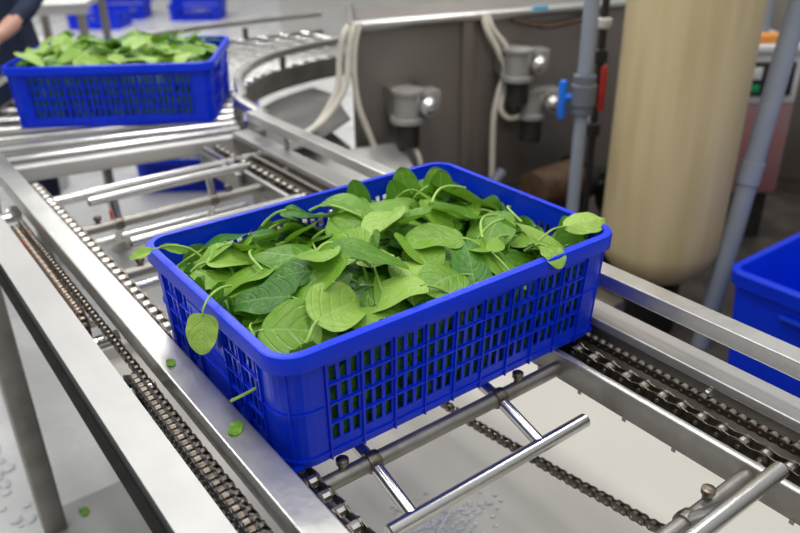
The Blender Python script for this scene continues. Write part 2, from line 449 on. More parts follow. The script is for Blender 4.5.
    # slatted base
    base = MB(); lx, ly = L / 2 - .022, W / 2 - .022
    base.box((-lx, -ly, .002), (lx, ly, .0045))
    for k in range(13):
        x = -lx + 2 * lx * k / 12; base.box((x - .0015, -ly, -.0), (x + .0015, ly, .0022))
    for k in range(9):
        y = -ly + 2 * ly * k / 8; base.box((-lx, y - .0015, -.0), (lx, y + .0015, .0022))
    # hand grip plate at each short end
    grips = []
    for sgn in (-1, 1):
        h_ = MB(); x = sgn * (L / 2 - .0060)
        h_.box((x - .0028, -.045, H - .066), (x + .0028, .045, H - .036), .002)
        h_.box((x + sgn * .002 - .002, -.045, H - .036), (x + sgn * .002 + .002, .045, H - .030), .001)
        for k in range(5): 
            yy = -.036 + .018 * k; h_.box((x + sgn * .0028 - .001, yy - .001, H - .064), (x + sgn * .0028 + .001, yy + .001, H - .038))
        grips.append(h_)
    return wallmb, rim, base, grips
def make_crate(loc, rz, label, group=None, mats=('blue', 'blue', 'blue_lt')):
    root = empty('plastic_crate', (0, 0, 0), 0, label, 'crate', group)
    wm, rm, bs, gr = crate_meshes()
    wm.build('side_wall', M[mats[0]], root, smooth=False)
    rm.build('rim', M[mats[1]], root, angle=50)
    bs.build('base', M[mats[0]], root, smooth=False)
    for g_ in gr: g_.build('grip', M[mats[2]], root)
    root.location = loc; root.rotation_euler = (0, 0, rz)
    return root
crate_a = make_crate(wl(CL / 2, CW / 2, -CH), 0, 'blue slotted plastic crate heaped with spinach in front, on the chain conveyor')
# second crate, turned with the bend of the roller conveyor
c2a, c2b = V((.108, 1.842, 0)), V((.602, 1.502, 0)); dv = (c2b - c2a).normalized(); c2rz = math.atan2(dv.y, dv.x)
S2 = 1.03; c2rz += .035; dv = V((math.cos(c2rz), math.sin(c2rz), 0))
nv = V((-dv.y, dv.x, 0)); c2c = c2a + dv * .300 * S2 + nv * (CW / 2 * S2 - .01) - dv * .012
C2 = wl(c2c.x, c2c.y, -.1725)
crate_b = copy_tree(crate_a); crate_b.location = C2; crate_b.rotation_euler = (0, 0, c2rz); crate_b.scale = (S2, S2, S2)
crate_b['label'] = 'blue slotted plastic crate of greens on the roller bend behind the front crate'

# ------------------------------------------------------------------ leaves
NU, NW = 17, 11
def leaf_flat(length, width, shape):
    """blade outline: base at origin, tip at +x ; returns flat coords + (u, w)"""
    us = .5 - .5 * np.cos(np.linspace(0, PI, NU))
    q = us ** {0: .82, 1: .62, 2: 1.0}[shape]
    prof = np.sqrt(np.clip(1 - np.abs(2 * q - 1) ** {0: 2.2, 1: 2.5, 2: 1.8}[shape], 0, 1)) * (1 - .10 * us ** 3)
    prof[0] = .05; prof[-1] = .03
    ws = np.linspace(-1, 1, NW)
    X = np.repeat(us[:, None], NW, 1) * length
    back = np.where(us < .35, (1 - us / .35), 0)[:, None] * (np.abs(ws)[None, :] ** 1.5) * length * (.10 if shape == 1 else .05)
    Y = prof[:, None] * ws[None, :] * width / 2
    return X - back, Y, np.repeat(us[:, None], NW, 1), np.repeat(ws[None, :], NU, 0)
def grid_faces(nu, nw, off=0):
    return [(off + i * nw + j, off + (i + 1) * nw + j, off + (i + 1) * nw + j + 1, off + i * nw + j + 1) for i in range(nu - 1) for j in range(nw - 1)]
FACES = grid_faces(NU, NW)
def mesh_from(name, co, faces, uvs, mats, smooth=True):
    me = bpy.data.meshes.new(name)
    me.from_pydata([tuple(c) for c in co], [], faces)
    if uvs is not None:
        ul = me.uv_layers.new(name='leaf')
        vi = np.empty(len(me.loops), dtype=np.int32); me.loops.foreach_get('vertex_index', vi)
        ul.data.foreach_set('uv', np.asarray(uvs, dtype=np.float32)[vi].ravel())
    if smooth: me.polygons.foreach_set('use_smooth', [True] * len(me.polygons))
    for m_ in mats: me.materials.append(m_)
    me.update(); return me
def leaf_object(X, Y, Z, U, W_, material, stem_pts=None, stem_r=.0019, parent_label=None, group=None):
    """X, Y, Z world-space grids. Blade = the thing, its stem = child."""
    co = np.stack([X.ravel(), Y.ravel(), Z.ravel()], 1)
    og = co.mean(0); co = co - og
    uv = np.stack([U.ravel(), W_.ravel() * .5 + .5], 1)
    me = mesh_from('spinach_leaf', co, FACES, uv, [M[material]])
    o = bpy.data.objects.new('spinach_leaf', me); link(o); o.location = og
    tag(o, parent_label, 'leaf', group)
    if stem_pts is not None:
        k = len(stem_pts); mb = MB(); mb.tube(stem_pts, [stem_r * (.75 + .5 * i / (k - 1)) for i in range(k)], 7)
        s_ = mb.build('stem', M['stem'], o, world=False, origin=og); s_.location = (0, 0, 0)
    return o

class Heap:
    def __init__(s, L, W, target, start):
        s.g = .004; s.nx = int(L / s.g) + 1; s.ny = int(W / s.g) + 1; s.L, s.W = L, W
        xx, yy = np.meshgrid(np.arange(s.nx) * s.g, np.arange(s.ny) * s.g, indexing='ij')
        s.xx, s.yy = xx, yy; s.T = target(xx, yy); s.H = start(xx, yy).copy()
    def sample(s, x, y):
        i = np.clip((x / s.g).astype(int), 0, s.nx - 1); j = np.clip((y / s.g).astype(int), 0, s.ny - 1)
        return s.H[i, j]
    def add(s, x, y, z):
        i = np.clip((x / s.g).astype(int), 0, s.nx - 1); j = np.clip((y / s.g).astype(int), 0, s.ny - 1)
        for di in (-1, 0, 1):
            for dj in (-1, 0, 1):
                a = np.clip(i + di, 0, s.nx - 1); b = np.clip(j + dj, 0, s.ny - 1)
                np.maximum.at(s.H, (a.ravel(), b.ravel()), z.ravel())
    def pick(s, margin):
        best = None
        for _ in range(9):
            x = random.uniform(margin, s.L - margin); y = random.uniform(margin, s.W - margin)
            d = s.T[int(x / s.g), int(y / s.g)] - s.H[int(x / s.g), int(y / s.g)] + random.uniform(0, .012)
            if best is None or d > best[0]: best = (d, x, y)
        return best[1], best[2]
    def leaf(s, cx, cy, yaw_, length, width, shape, tilt=(0, 0), curl=0.0, fold=.15, drape=.55, clampin=.0205, lift=0.0):
        X, Y, U, W_ = leaf_flat(length, width, shape)
        X = X - length * .5
        ca, sa = math.cos(yaw_), math.sin(yaw_)
        # bend across the midrib line sideways a bit (a curved leaf)
        bend = random.uniform(-.12, .12) * length
        Y = Y + bend * ((U - .5) ** 2 - .08)
        gx = cx + X * ca - Y * sa; gy = cy + X * sa + Y * ca
        if clampin is not None:
            # keep the leaf inside the crate walls: slide it inwards
            dx = max(0, clampin - gx.min()) - max(0, gx.max() - (s.L - clampin)); dy = max(0, clampin - gy.min()) - max(0, gy.max() - (s.W - clampin))
            gx = gx + dx; gy = gy + dy
        h = s.sample(gx, gy)
        A = np.stack([gx.ravel(), gy.ravel(), np.ones(gx.size)], 1)
        c, *_ = np.linalg.lstsq(A, h.ravel(), rcond=None)
        c[0] = np.clip(c[0], -.35, .35) + tilt[0]; c[1] = np.clip(c[1], -.35, .35) + tilt[1]
        mx, my = gx.mean(), gy.mean()
        plane = h.mean() + c[0] * (gx - mx) + c[1] * (gy - my)
        hs = h.copy()
        for _ in range(9):                                      # smooth what lies beneath
            hp = np.pad(hs, 1, mode='edge'); hs = (hp[:-2, 1:-1] + hp[2:, 1:-1] + hp[1:-1, :-2] + hp[1:-1, 2:] + 2 * hs) / 6
        z = plane * (1 - drape) + hs * drape
        push = np.percentile(h - z, 82); z = z + push + .0012 + lift
        ph = random.uniform(0, 6)
        z = z + fold * np.abs(W_) * width * .5 * (np.sin(PI * U) * .6 + .4) - curl * length * (U - .35) ** 2 * 1.2
        z = z + .0010 * np.sin(U * 11 + ph) * np.abs(W_) * (length / .08) + .0026 * np.sin(U * 7 + np.sign(W_) * 1.3 + ph) * W_ ** 2 * (length / .08)
        s.add(gx, gy, z)
        # stem from the base outwards and down
        bx, by, bz = gx[0, NW // 2], gy[0, NW // 2], z[0, NW // 2]
        dx, dy = gx[0, NW // 2] - gx[2, NW // 2], gy[0, NW // 2] - gy[2, NW // 2]; n = math.hypot(dx, dy) + 1e-9; dx /= n; dy /= n
        slope = (z[0, NW // 2] - z[2, NW // 2]) / n
        return gx, gy, z, U, W_, (bx, by, bz, dx, dy, slope)
def stem_for(info, ln, x0, y0, bow=None, drop=.5):
    bx, by, bz, dx, dy, sl = info; sw = random.uniform(-.35, .35) if bow is None else bow
    pts = []; lim = .027
    for k in range(7):
        t = k / 6; q = ln * t
        px = bx + dx * q - dy * sw * q * t; py = by + dy * q + dx * sw * q * t
        px = min(max(px, lim), CL - lim); py = min(max(py, lim), CW - lim)
        pts.append((px, py, bz + max(-.4, min(.3, sl)) * q * (1 - t) - drop * ln * t * t + .0006))
    return pts

def to_world(root_m, gx, gy, gz):
    P = np.stack([gx.ravel(), gy.ravel(), gz.ravel(), np.ones(gx.size)], 0); R = np.array(root_m) @ P
    return R[0].reshape(gx.shape), R[1].reshape(gx.shape), R[2].reshape(gx.shape)

# --- front crate heap (crate-local coordinates: x 0..CL, y 0..CW, z relative to rim)
def bump2(x, y, cx, cy, sx, sy): return np.exp(-((x - cx) / sx) ** 2 - ((y - cy) / sy) ** 2)
def T1(x, y):
    z = -.052 + .050 * bump2(x, y, .22, .20, .20, .17) + .036 * bump2(x, y, .45, .31, .085, .075) + .020 * bump2(x, y, .10, .08, .10, .09) \
        + .014 * bump2(x, y, .33, .06, .14, .06) - .034 * bump2(x, y, .60, .18, .09, .25) - .014 * bump2(x, y, .25, .44, .25, .06)
    return z
def rand_leaf_params(big=1.0):
    ln = random.choice((.058, .066, .074, .082, .090)) * random.uniform(.9, 1.1) * big
    return ln, ln * random.uniform(.62, .82), random.choice((0, 0, 1, 1, 2))
M1 = Matrix.Translation(wl(0, 0, 0))
heap = Heap(CL, CW, T1, lambda x, y: T1(x, y) - .030)
G1 = 'spinach leaves heaped in the front crate'; L1 = 'fresh green spinach leaf with a short stem, lying in the heap in the front crate'
def add_leaf(hp, Mx, cx, cy, yaw_, ln, wd, sh, label, group, material='leaf', stem=True, stem_len=None, **kw):
    gx, gy, gz, U, W_, info = hp.leaf(cx, cy, yaw_, ln, wd, sh, **kw)
    sp = None
    if stem:
        sl = stem_len if stem_len else random.uniform(.022, .05)
        sp = [Mx @ V(p) for p in stem_for(info, sl, 0, 0)]
    X, Y, Z = to_world(Mx, gx, gy, gz)
    return leaf_object(X, Y, Z, U, W_, material, sp, random.uniform(.0016, .0024), label, group)
NF = 196
for k in range(NF):
    ln, wd, sh = rand_leaf_params(1.0 if k < NF - 60 else 1.06)
    x, y = heap.pick(.02)
    mt = 'leaf' if random.random() < .8 else random.choice(('leaf_pale', 'leaf_deep'))
    add_leaf(heap, M1, x, y, random.uniform(0, 2 * PI), ln, wd, sh, L1, G1, mt, tilt=(random.gauss(0, .26), random.gauss(0, .26)),
             curl=random.uniform(-.1, .5), fold=random.uniform(-.1, .42), drape=random.uniform(.15, .4))
# leaves one can point at
def spec(cx, cy, yaw_deg, ln, wd, sh, label, **kw):
    return add_leaf(heap, M1, cx, cy, math.radians(yaw_deg), ln, wd, sh, label, None, **kw)
spec(.135, .120, 250, .062, .056, 1, 'rounded veined leaf flat on top of the heap, left of the largest leaf', curl=.1, fold=.05, drape=.1, lift=.006)
spec(.205, .105, 330, .100, .062, 0, 'largest glossy veined leaf on top of the heap in the middle of the front crate', curl=.15, fold=.06, drape=.1, lift=.006)
spec(.300, .215, 215, .098, .060, 0, 'broad pale spinach leaf with cupped blade at the centre of the heap', material='leaf_pale', curl=.25, fold=.2, drape=.2, lift=.004)
spec(.330, .130, 160, .085, .052, 0, 'bright spinach leaf near the front rim of the front crate, right of the largest leaf', curl=.2, fold=.15, drape=.25)
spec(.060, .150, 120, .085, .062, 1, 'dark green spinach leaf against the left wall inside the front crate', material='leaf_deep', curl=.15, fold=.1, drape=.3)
spec(.120, .040, 20, .085, .060, 0, 'pale crinkled spinach leaf tucked into the near left corner of the front crate', material='leaf_pale', curl=.3, fold=.2, drape=.4)

def free_leaf(origin, xdir, updir, ln, wd, sh, label, material='leaf', curl=.2, fold=.15, stem=None, group=None, wave=.0008):
    """a leaf at origin (blade base), growing along xdir, face up = updir (world)"""
    X, Y, U, W_ = leaf_flat(ln, wd, sh)
    x = V(xdir).normalized(); z = V(updir); z = (z - x * z.dot(x)).normalized(); y = z.cross(x)
    Z = fold * np.abs(W_) * wd * .5 - curl * ln * U ** 2 + wave * np.sin(U * 17 + 1) * np.abs(W_) + wave * 1.4 * np.sin(U * 8 + 2 * np.sign(W_)) * W_ ** 2
    o = V(origin)
    GX = o.x + X * x.x + Y * y.x + Z * z.x; GY = o.y + X * x.y + Y * y.y + Z * z.y; GZ = o.z + X * x.z + Y * y.z + Z * z.z
    return leaf_object(GX, GY, GZ, U, W_, material, smooth_path(stem, 4) if stem else None, .0017, label, group)
# hanging over the left rim
free_leaf(wl(-.0125, .168, -.008), (-.32, -.30, -.85), (-.62, -.5, .62), .048, .044, 1, 'pale heart-shaped leaf hanging outside the left rim of the front crate', 'leaf_pale', .06, .05,
          stem=[wl(-.0125, .168, -.008), wl(-.010, .170, .002), wl(.004, .178, .012), wl(.025, .190, .012), wl(.045, .205, .002)])
# poking out at the far left corner
free_leaf(wl(-.002, .362, .010), (-1, .10, -.16), (.1, -.45, 1), .034, .018, 2, 'thin pale spinach leaf sticking out over the far left corner of the front crate', 'leaf_pale', .1, .5,
          stem=[wl(-.002, .362, .010), wl(.02, .355, .014), wl(.045, .345, .006), wl(.06, .34, -.01)])
free_leaf(wl(.050, .372, -.016), (-.75, .5, .35), (.2, -.6, .8), .040, .018, 2, 'small folded dark green leaf standing at the far left corner inside the front crate', 'leaf', .1, .8)
# resting on the right corner
free_leaf(wl(.524, .048, .012), (1, -.10, .0), (-.1, -.45, 1), .084, .046, 2, 'broad pale ribbed spinach leaf resting on the right front corner of the crate rim', 'leaf_pale', .10, -.18,
          stem=[wl(.524, .048, .012), wl(.500, .055, .010), wl(.478, .062, -.006), wl(.46, .072, -.02)])
free_leaf(wl(.452, .018, .008), (.05, -1, -.45), (0, -.6, 1), .034, .040, 1, 'small pale spinach leaf folded over the front rim near the right end of the crate', 'leaf_pale', .3, .05,
          stem=[wl(.452, .018, .008), wl(.456, .035, .006), wl(.470, .06, -.01)])
# tall bunch in the far right corner
for (x, y, z, d, u, ln, wd, mt, lb) in (
    (.468, .366, -.044, (-.15, .1, 1), (-.5, -1, .1), .074, .052, 'leaf', 'upright spinach leaf rising tallest in the far right corner of the front crate'),
    (.510, .348, -.047, (.2, .15, 1), (-.6, -1, .1), .070, .048, 'leaf', 'upright spinach leaf leaning on the far right corner, right of the tallest leaf'),
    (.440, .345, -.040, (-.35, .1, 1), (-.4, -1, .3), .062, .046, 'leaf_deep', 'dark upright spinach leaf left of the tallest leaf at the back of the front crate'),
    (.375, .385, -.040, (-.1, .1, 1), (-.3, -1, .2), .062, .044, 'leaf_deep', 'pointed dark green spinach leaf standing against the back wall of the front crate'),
    (.490, .310, -.020, (.05, -.1, 1), (-.5, -1, .4), .056, .044, 'leaf', 'short upright spinach leaf in front of the tallest leaf in the front crate')):
    free_leaf(wl(x, y, z), d, u, ln, wd, 0, lb, mt, .18, .22)
# a bunch of long stems on the right
for k, (x, y, a, ln) in enumerate(((.44, .12, 20, .09), (.46, .16, 200, .08), (.40, .10, 35, .10), (.42, .20, 160, .08), (.36, .17, 15, .09), (.48, .10, 60, .07), (.28, .24, 100, .08), (.10, .22, 70, .08))):
    z = float(heap.sample(np.array([x]), np.array([y]))[0]) + .004; ca, sa = math.cos(math.radians(a)), math.sin(math.radians(a))
    pts = [wl(x + ca * t * ln - sa * .012 * math.sin(PI * t), y + sa * t * ln + ca * .012 * math.sin(PI * t), z + .010 * math.sin(PI * t) - .004 * t) for t in (0, .2, .4, .6, .8, 1)]
    o = MB().tube(smooth_path(pts, 3), .0021, 7).build('spinach_stalk', M['stem']); tag(o, 'pale green bare spinach stalk lying on top of the heap in the front crate', 'stalk', 'bare spinach stalks in the front crate')
# a stalk poking out through a slot of the left side
o = MB().tube(smooth_path([wl(.04, .085, -.085), wl(.016, .088, -.083), wl(-.001, .092, -.088), wl(-.016, .104, -.099)], 4), .0022, 7).build('spinach_stalk', M['stem'])
tag(o, 'green stalk poking out through a side slot of the front crate', 'stalk')

# --- filling mass: too many to count
def filler(name, Mx, L, W, H, T, n, label, seed):
    rs = np.random.default_rng(seed); C = []; F = []; UVs = []; off = 0
    for k in range(n):
        ln = rs.uniform(.05, .09); wd = ln * rs.uniform(.55, .75)
        X, Y, U, W_ = leaf_flat(ln, wd, int(rs.integers(0, 3)))
        X = X[::2, ::2]; Y = Y[::2, ::2]; U = U[::2, ::2]; W2 = W_[::2, ::2]
        Z = .25 * np.abs(W2) * wd * .5 - .2 * ln * U ** 2
        wall = k < n * .62
        if wall:
            side = rs.choice(4, p=[.45, .3, .1, .15]); t = rs.uniform(.04, .96); dd = rs.uniform(.015, .03)
            c = {0: (t * L, dd), 1: (dd, t * W), 2: (t * L, W - dd), 3: (L - dd, t * W)}[int(side)]
            nrm = {0: (0, -1), 1: (-1, 0), 2: (0, 1), 3: (1, 0)}[int(side)]
            up = V((nrm[0], nrm[1], rs.uniform(-.25, .25))).normalized(); a = rs.uniform(-1.2, 1.2)
            tn = V((-nrm[1], nrm[0], 0)); xd = (V((0, 0, 1)) * math.cos(a) * rs.choice((-1, 1)) + tn * math.sin(a)).normalized()
            zc = rs.uniform(-H + .025, -.035)
        else:
            c = (rs.uniform(.05, L - .05), rs.uniform(.05, W - .05)); up = V((rs.normal(0, .3), rs.normal(0, .3), 1)).normalized(); a = rs.uniform(0, 2 * PI)
            xd = V((math.cos(a), math.sin(a), rs.normal(0, .2))).normalized(); zc = float(T(np.array(c[0]), np.array(c[1]))) - rs.uniform(.012, .045)
        xd = (xd - up * xd.dot(up)).normalized(); yd = up.cross(xd); X = X - ln / 2
        P = [X * xd[i] + Y * yd[i] + Z * up[i] for i in range(3)]
        P[0] = P[0] + c[0]; P[1] = P[1] + c[1]; P[2] = np.clip(P[2] + zc, -H + .008, .0)
        gap = .0145 + .010 * (-P[2] / H)                          # stay inside the tapered wall
        P[0] = np.minimum(np.maximum(P[0], gap), L - gap); P[1] = np.minimum(np.maximum(P[1], gap), W - gap)
        cr_ = .040                                                # and inside its rounded corners
        dx = np.minimum(P[0], L - P[0]) - gap; dy = np.minimum(P[1], W - P[1]) - gap
        inc = (dx < cr_) & (dy < cr_); rr = np.hypot(cr_ - dx, cr_ - dy); f = np.where(inc & (rr > cr_), cr_ / np.maximum(rr, 1e-6), 1.0)
        nx_ = cr_ - (cr_ - dx) * f + gap; ny_ = cr_ - (cr_ - dy) * f + gap
        P[0] = np.where(inc, np.where(P[0] < L / 2, nx_, L - nx_), P[0]); P[1] = np.where(inc, np.where(P[1] < W / 2, ny_, W - ny_), P[1])
        nu, nw = X.shape
        A = Mx @ Matrix.Identity(4); q = np.array(A) @ np.stack([P[0].ravel(), P[1].ravel(), P[2].ravel(), np.ones(X.size)], 0)
        C.append(q[:3].T); F += grid_faces(nu, nw, off); UVs.append(np.stack([U.ravel(), W2.ravel() * .5 + .5], 1)); off += X.size
    # lumpy core under the visible leaves
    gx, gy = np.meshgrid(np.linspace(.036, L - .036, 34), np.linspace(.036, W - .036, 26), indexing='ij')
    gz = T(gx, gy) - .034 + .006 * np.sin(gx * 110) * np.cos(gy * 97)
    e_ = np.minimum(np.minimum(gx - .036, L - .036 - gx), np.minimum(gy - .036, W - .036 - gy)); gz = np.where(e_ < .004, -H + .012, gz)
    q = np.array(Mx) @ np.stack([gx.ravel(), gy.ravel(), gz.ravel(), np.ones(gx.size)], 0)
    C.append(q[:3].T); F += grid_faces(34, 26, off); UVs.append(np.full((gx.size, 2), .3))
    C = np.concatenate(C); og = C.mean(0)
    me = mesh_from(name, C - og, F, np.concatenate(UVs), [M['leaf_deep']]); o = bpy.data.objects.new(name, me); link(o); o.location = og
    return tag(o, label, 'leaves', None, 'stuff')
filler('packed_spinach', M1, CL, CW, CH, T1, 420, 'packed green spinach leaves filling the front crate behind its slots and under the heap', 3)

# --- rear crate
M2 = Matrix.Translation(C2) @ Matrix.Rotation(c2rz, 4, 'Z') @ Matrix.Scale(S2, 4) @ Matrix.Translation((-CL / 2, -CW / 2, CH))
def T2(x, y):
    return .006 + .026 * bump2(x, y, .33, .22, .28, .2) + .012 * np.sin(x * 24) * np.sin(y * 20 + 1) - .03 * bump2(x, y, .58, .2, .06, .3)
heap2 = Heap(CL, CW, T2, lambda x, y: T2(x, y) - .026)
G2 = 'spinach leaves heaped in the rear crate'; L2 = 'light green spinach leaf in the heap in the blurred rear crate'
for k in range(96):
    ln, wd, sh = rand_leaf_params(.90); x, y = heap2.pick(.03)
    add_leaf(heap2, M2, x, y, random.uniform(0, 2 * PI), ln, wd, sh, L2, G2, 'leaf' if random.random() < .45 else 'leaf_pale', stem=False,
             tilt=(random.gauss(0, .3), random.gauss(0, .3)), curl=random.uniform(0, .4), fold=random.uniform(0, .3), drape=random.uniform(.2, .5))
filler('packed_spinach', M2, CL, CW, CH, T2, 230, 'packed green spinach leaves filling the rear crate behind its slots', 5)

# ------------------------------------------------------------------ conveyor frame
YA, YB = -.72, 1.36
def beam(name, prof_w, prof_h, x, ztop, y0, y1, m_, label, cat, r=.0022):
    mb = MB(); mb.sweep([wl(x, y0, ztop - prof_h / 2), wl(x, y1, ztop - prof_h / 2)], rr_profile(prof_w, prof_h, r, 2))
    return tag(mb.build(name, m_, angle=18), label, cat)
beam('guide_rail', .042, .036, -.027, -.120, YA, 1.62, M['steel'], 'flat shiny steel guide rail touching the left side of the front crate', 'rail')
# outer left channel: wide top, open side and lower lip coloured dark to paint in their shade
mb = MB(); y0, y1 = YA, 1.75
mb.prism([(-.146, -.140), (-.093, -.140), (-.093, -.185), (-.0965, -.185), (-.0965, -.1435), (-.146, -.1435)], y0, y1, 'y')
for v in mb.bm.verts: v.co.z += Z0
mb.m(0)
ch = empty('side_channel', wl(-.12, .5, -.2), 0, 'wide satin steel channel beam at the far left, outermost of the conveyor', 'beam')
mb.build('top_flange', M['steel_pale'], ch, smooth=False)
mb = MB().box(wl(-.138, y0, -.205), wl(-.134, y1, -.1436)); mb.build('web', M['black'], ch)  # black stands in for shade inside the steel channel
mb = MB().box(wl(-.150, y0, -.209), wl(-.134, y1, -.2055)); mb.build('bottom_flange', M['steel_dark'], ch)

beam('guide_rail', .036, .026, .625, -.090, YA, 1.30, M['steel'], 'raised square steel guide rail running past the right side of the front crate', 'rail')
br = empty('side_beam', wl(.612, .3, -.23), 0, 'pale flat-topped steel side beam below the right guide rail', 'beam')
MB().sweep([wl(.6115, YA, -.168), wl(.6115, YB, -.168)], rr_profile(.053, .016, .002, 2)).build('top_plate', M['steel_pale'], br, angle=18)
MB().box(wl(.586, YA, -.225), wl(.589, YB, -.176)).build('web', M['steel_dull'], br)
MB().box(wl(.634, YA, -.225), wl(.638, YB, -.176)).build('web', M['steel_pale'], br)
for y in (.075, -.19, -.33, .75, 1.05):
    MB().lathe([(.0065, .0), (.0065, -.004), (.004, -.006)], wl(.586, y, -.187), 'x', 6).build('bolt', M['steel'], br)
# posts that carry the right guide rail
for i, y in enumerate((-.45, .12, .62, 1.12)):
    mb = MB().box(wl(.628, y - .010, -.160), wl(.634, y + .010, -.116), .001); o = mb.build('rail_bracket', M['steel_dull'])
    tag(o, 'short flat steel bracket joining the right guide rail to the side beam', 'bracket', 'brackets under the right guide rail')

# inner chain tracks
tr = empty('chain_track', wl(.52, .3, -.23), 0, 'folded steel chain track with a bright lip, right of the open gap', 'track')
MB().box(wl(.489, YA, -.229), wl(.4915, YB, -.186), .0008).build('side_plate', M['steel_dull'], tr)
MB().box(wl(.4895, YA, -.1875), wl(.5005, YB, -.1845), .0008).build('lip', M['steel'], tr)
MB().box(wl(.4915, YA, -.214), wl(.586, YB, -.2115)).build('track_floor', M['steel_dull'], tr)
for k in range(14):
    y = -.55 + k * .085; MB().box(wl(.4875, y, -.233), wl(.4893, y + .006, -.226)).build('weld_tab', M['steel_dull'], tr)
tl = empty('chain_track', wl(.03, .3, -.24), 0, 'narrow steel chain track beneath the left carrying chain', 'track')
MB().box(wl(.018, YA, -.214), wl(.056, YB, -.2115)).build('track_floor', M['steel_dull'], tl)
MB().box(wl(-.006, YA, -.232), wl(-.004, YB, -.156)).build('side_plate', M['steel_dull'], tl)
MB().box(wl(-.004, YA, -.218), wl(.018, YB, -.2155)).build('side_plate', M['steel_dull'], tl)

# ------------------------------------------------------------------ chains
def link_mesh(pitch, width, height, thick, mats, rf=.40):
    """one inner + one outer link, 2 pitches long, running along +Y"""
    mb = MB(); hh = height / 2
    def plate(x, y0, y1, t):
        pts = []
        for k in range(7):
            a = PI / 2 + PI * k / 6; pts.append((y0 + hh * math.cos(a), hh * math.sin(a)))
        mid = (y0 + y1) / 2
        pts.append((mid, -hh * .72))
        for k in range(7):
            a = -PI / 2 + PI * k / 6; pts.append((y1 + hh * math.cos(a), hh * math.sin(a)))
        pts.append((mid, hh * .72))
        mb.prism(pts, x - t / 2, x + t / 2, 'x')
    mb.m(0)
    for s_ in (-1, 1):
        plate(s_ * (width / 2 - thick * 1.6), 0, pitch, thick)
        plate(s_ * (width / 2 - thick * .5), pitch, 2 * pitch, thick)
    mb.m(1)
    for y in (0, pitch):
        mb.lathe([(height * rf, -width / 2 + thick * 2), (height * rf, width / 2 - thick * 2)], (0, y, 0), 'x', 10)
        mb.lathe([(height * .16, -width / 2 - thick * .5), (height * .16, width / 2 + thick * .5)], (0, y, 0), 'x', 8)
    o = mb.build('chain_link', mats, origin=(0, 0, 0), smooth=False); me = o.data; bpy.data.objects.remove(o); return me
def lay_chain(label, x, path, pitch, me, loc=None, closed=False, cat='chain'):
    """path: (y, z) polyline; links are placed every 2 pitches"""
    root = empty('roller_chain', wl(x, path[0][0], path[0][1]), 0, label, cat)
    seg = []; tot = 0
    P_ = path + ([path[0]] if closed else [])
    for a, b in zip(P_[:-1], P_[1:]):
        l = math.hypot(b[0] - a[0], b[1] - a[1]); seg.append((tot, l, a, b)); tot += l
    n = int(tot / (2 * pitch)); step = tot / n if closed else 2 * pitch
    for k in range(n):
        s_ = k * step
        for (t0, l, a, b) in seg:
            if s_ <= t0 + l + 1e-9: break
        t = (s_ - t0) / max(l, 1e-9); y = a[0] + (b[0] - a[0]) * t; z = a[1] + (b[1] - a[1]) * t
        s2 = s_ + 2 * pitch
        for (t0, l, a, b) in seg:
            if s2 <= t0 + l + 1e-9: break
        t = min(1, (s2 - t0) / max(l, 1e-9)); y2 = a[0] + (b[0] - a[0]) * t; z2 = a[1] + (b[1] - a[1]) * t
        o = bpy.data.objects.new('chain_link', me); link(o, root); o.location = wl(x, y, z) - root.location
        o.rotation_euler = (math.atan2(z2 - z, y2 - y), 0, 0)
    return root
big_link = link_mesh(.0158, .014, .013, .002, [M['chain_plate'], M['chain_bright']])
big_link2 = link_mesh(.03175, .021, .0205, .0022, [M['chain_plate'], M['chain_bright']])
CZ = -.1905
lay_chain('long-pitch steel carrying chain under the left end of the front crate, against the guide rail', .036, [(YB - .02, CZ), (YA, CZ)], .03175, big_link2)
lay_chain('long-pitch steel carrying chain in the right track, nearest the open gap', .526, [(YB - .02, CZ), (YA, CZ)], .03175, big_link2)
drv = link_mesh(.0153, .0125, .0120, .0012, [M['chain_brown'], M['chain_bright']], .56)
lay_chain('fine brown drive chain between the right carrying chain and the side beam', .566, [(1.2, -.186), (-.40, -.186)], .0153, drv)
fine = link_mesh(.0159, .011, .0115, .0015, [M['chain_black'], M['chain_plate']])
lay_chain('fine dark chain running the whole length along the left face of the guide rail', -.0600, [(1.05, -.163), (-.70, -.163)], .0159, fine)
def loop(yc0, yc1, zc, r, n=8):
    top = [(yc1, zc + r), (yc0, zc + r)]; out = []
    for k in range(1, n): a = PI / 2 - PI * k / n; out.append((yc0 - r * math.cos(a), zc + r * math.sin(a)))
    bot = [(yc0, zc - r), (yc1, zc - r)]; out2 = []
    for k in range(1, n): a = -PI / 2 + PI * k / n; out2.append((yc1 + r * math.cos(a), zc + r * math.sin(a)))
    return top + out + bot + out2
dark = link_mesh(.0127, .016, .014, .002, [M['chain_black'], M['chain_plate']])
brn = link_mesh(.0127, .014, .014, .002, [M['chain_brown'], M['chain_plate']])
lay_chain('thick black oily drive chain looped between two sprockets left of the front crate', -.0775, loop(-.085, .300, -.172, .026), .0127, dark, closed=True)
lay_chain('brown drive chain loop with red marks, farther along between the two left beams', -.072, loop(.60, 1.06, -.202, .026), .0127, brn, closed=True)
lay_chain('slack grey return chain hanging low below the gap in front of the crate', .47, [(.5, -.43), (.2, -.418), (-.05, -.385), (-.25, -.352), (-.72, -.30)], .0158, big_link)

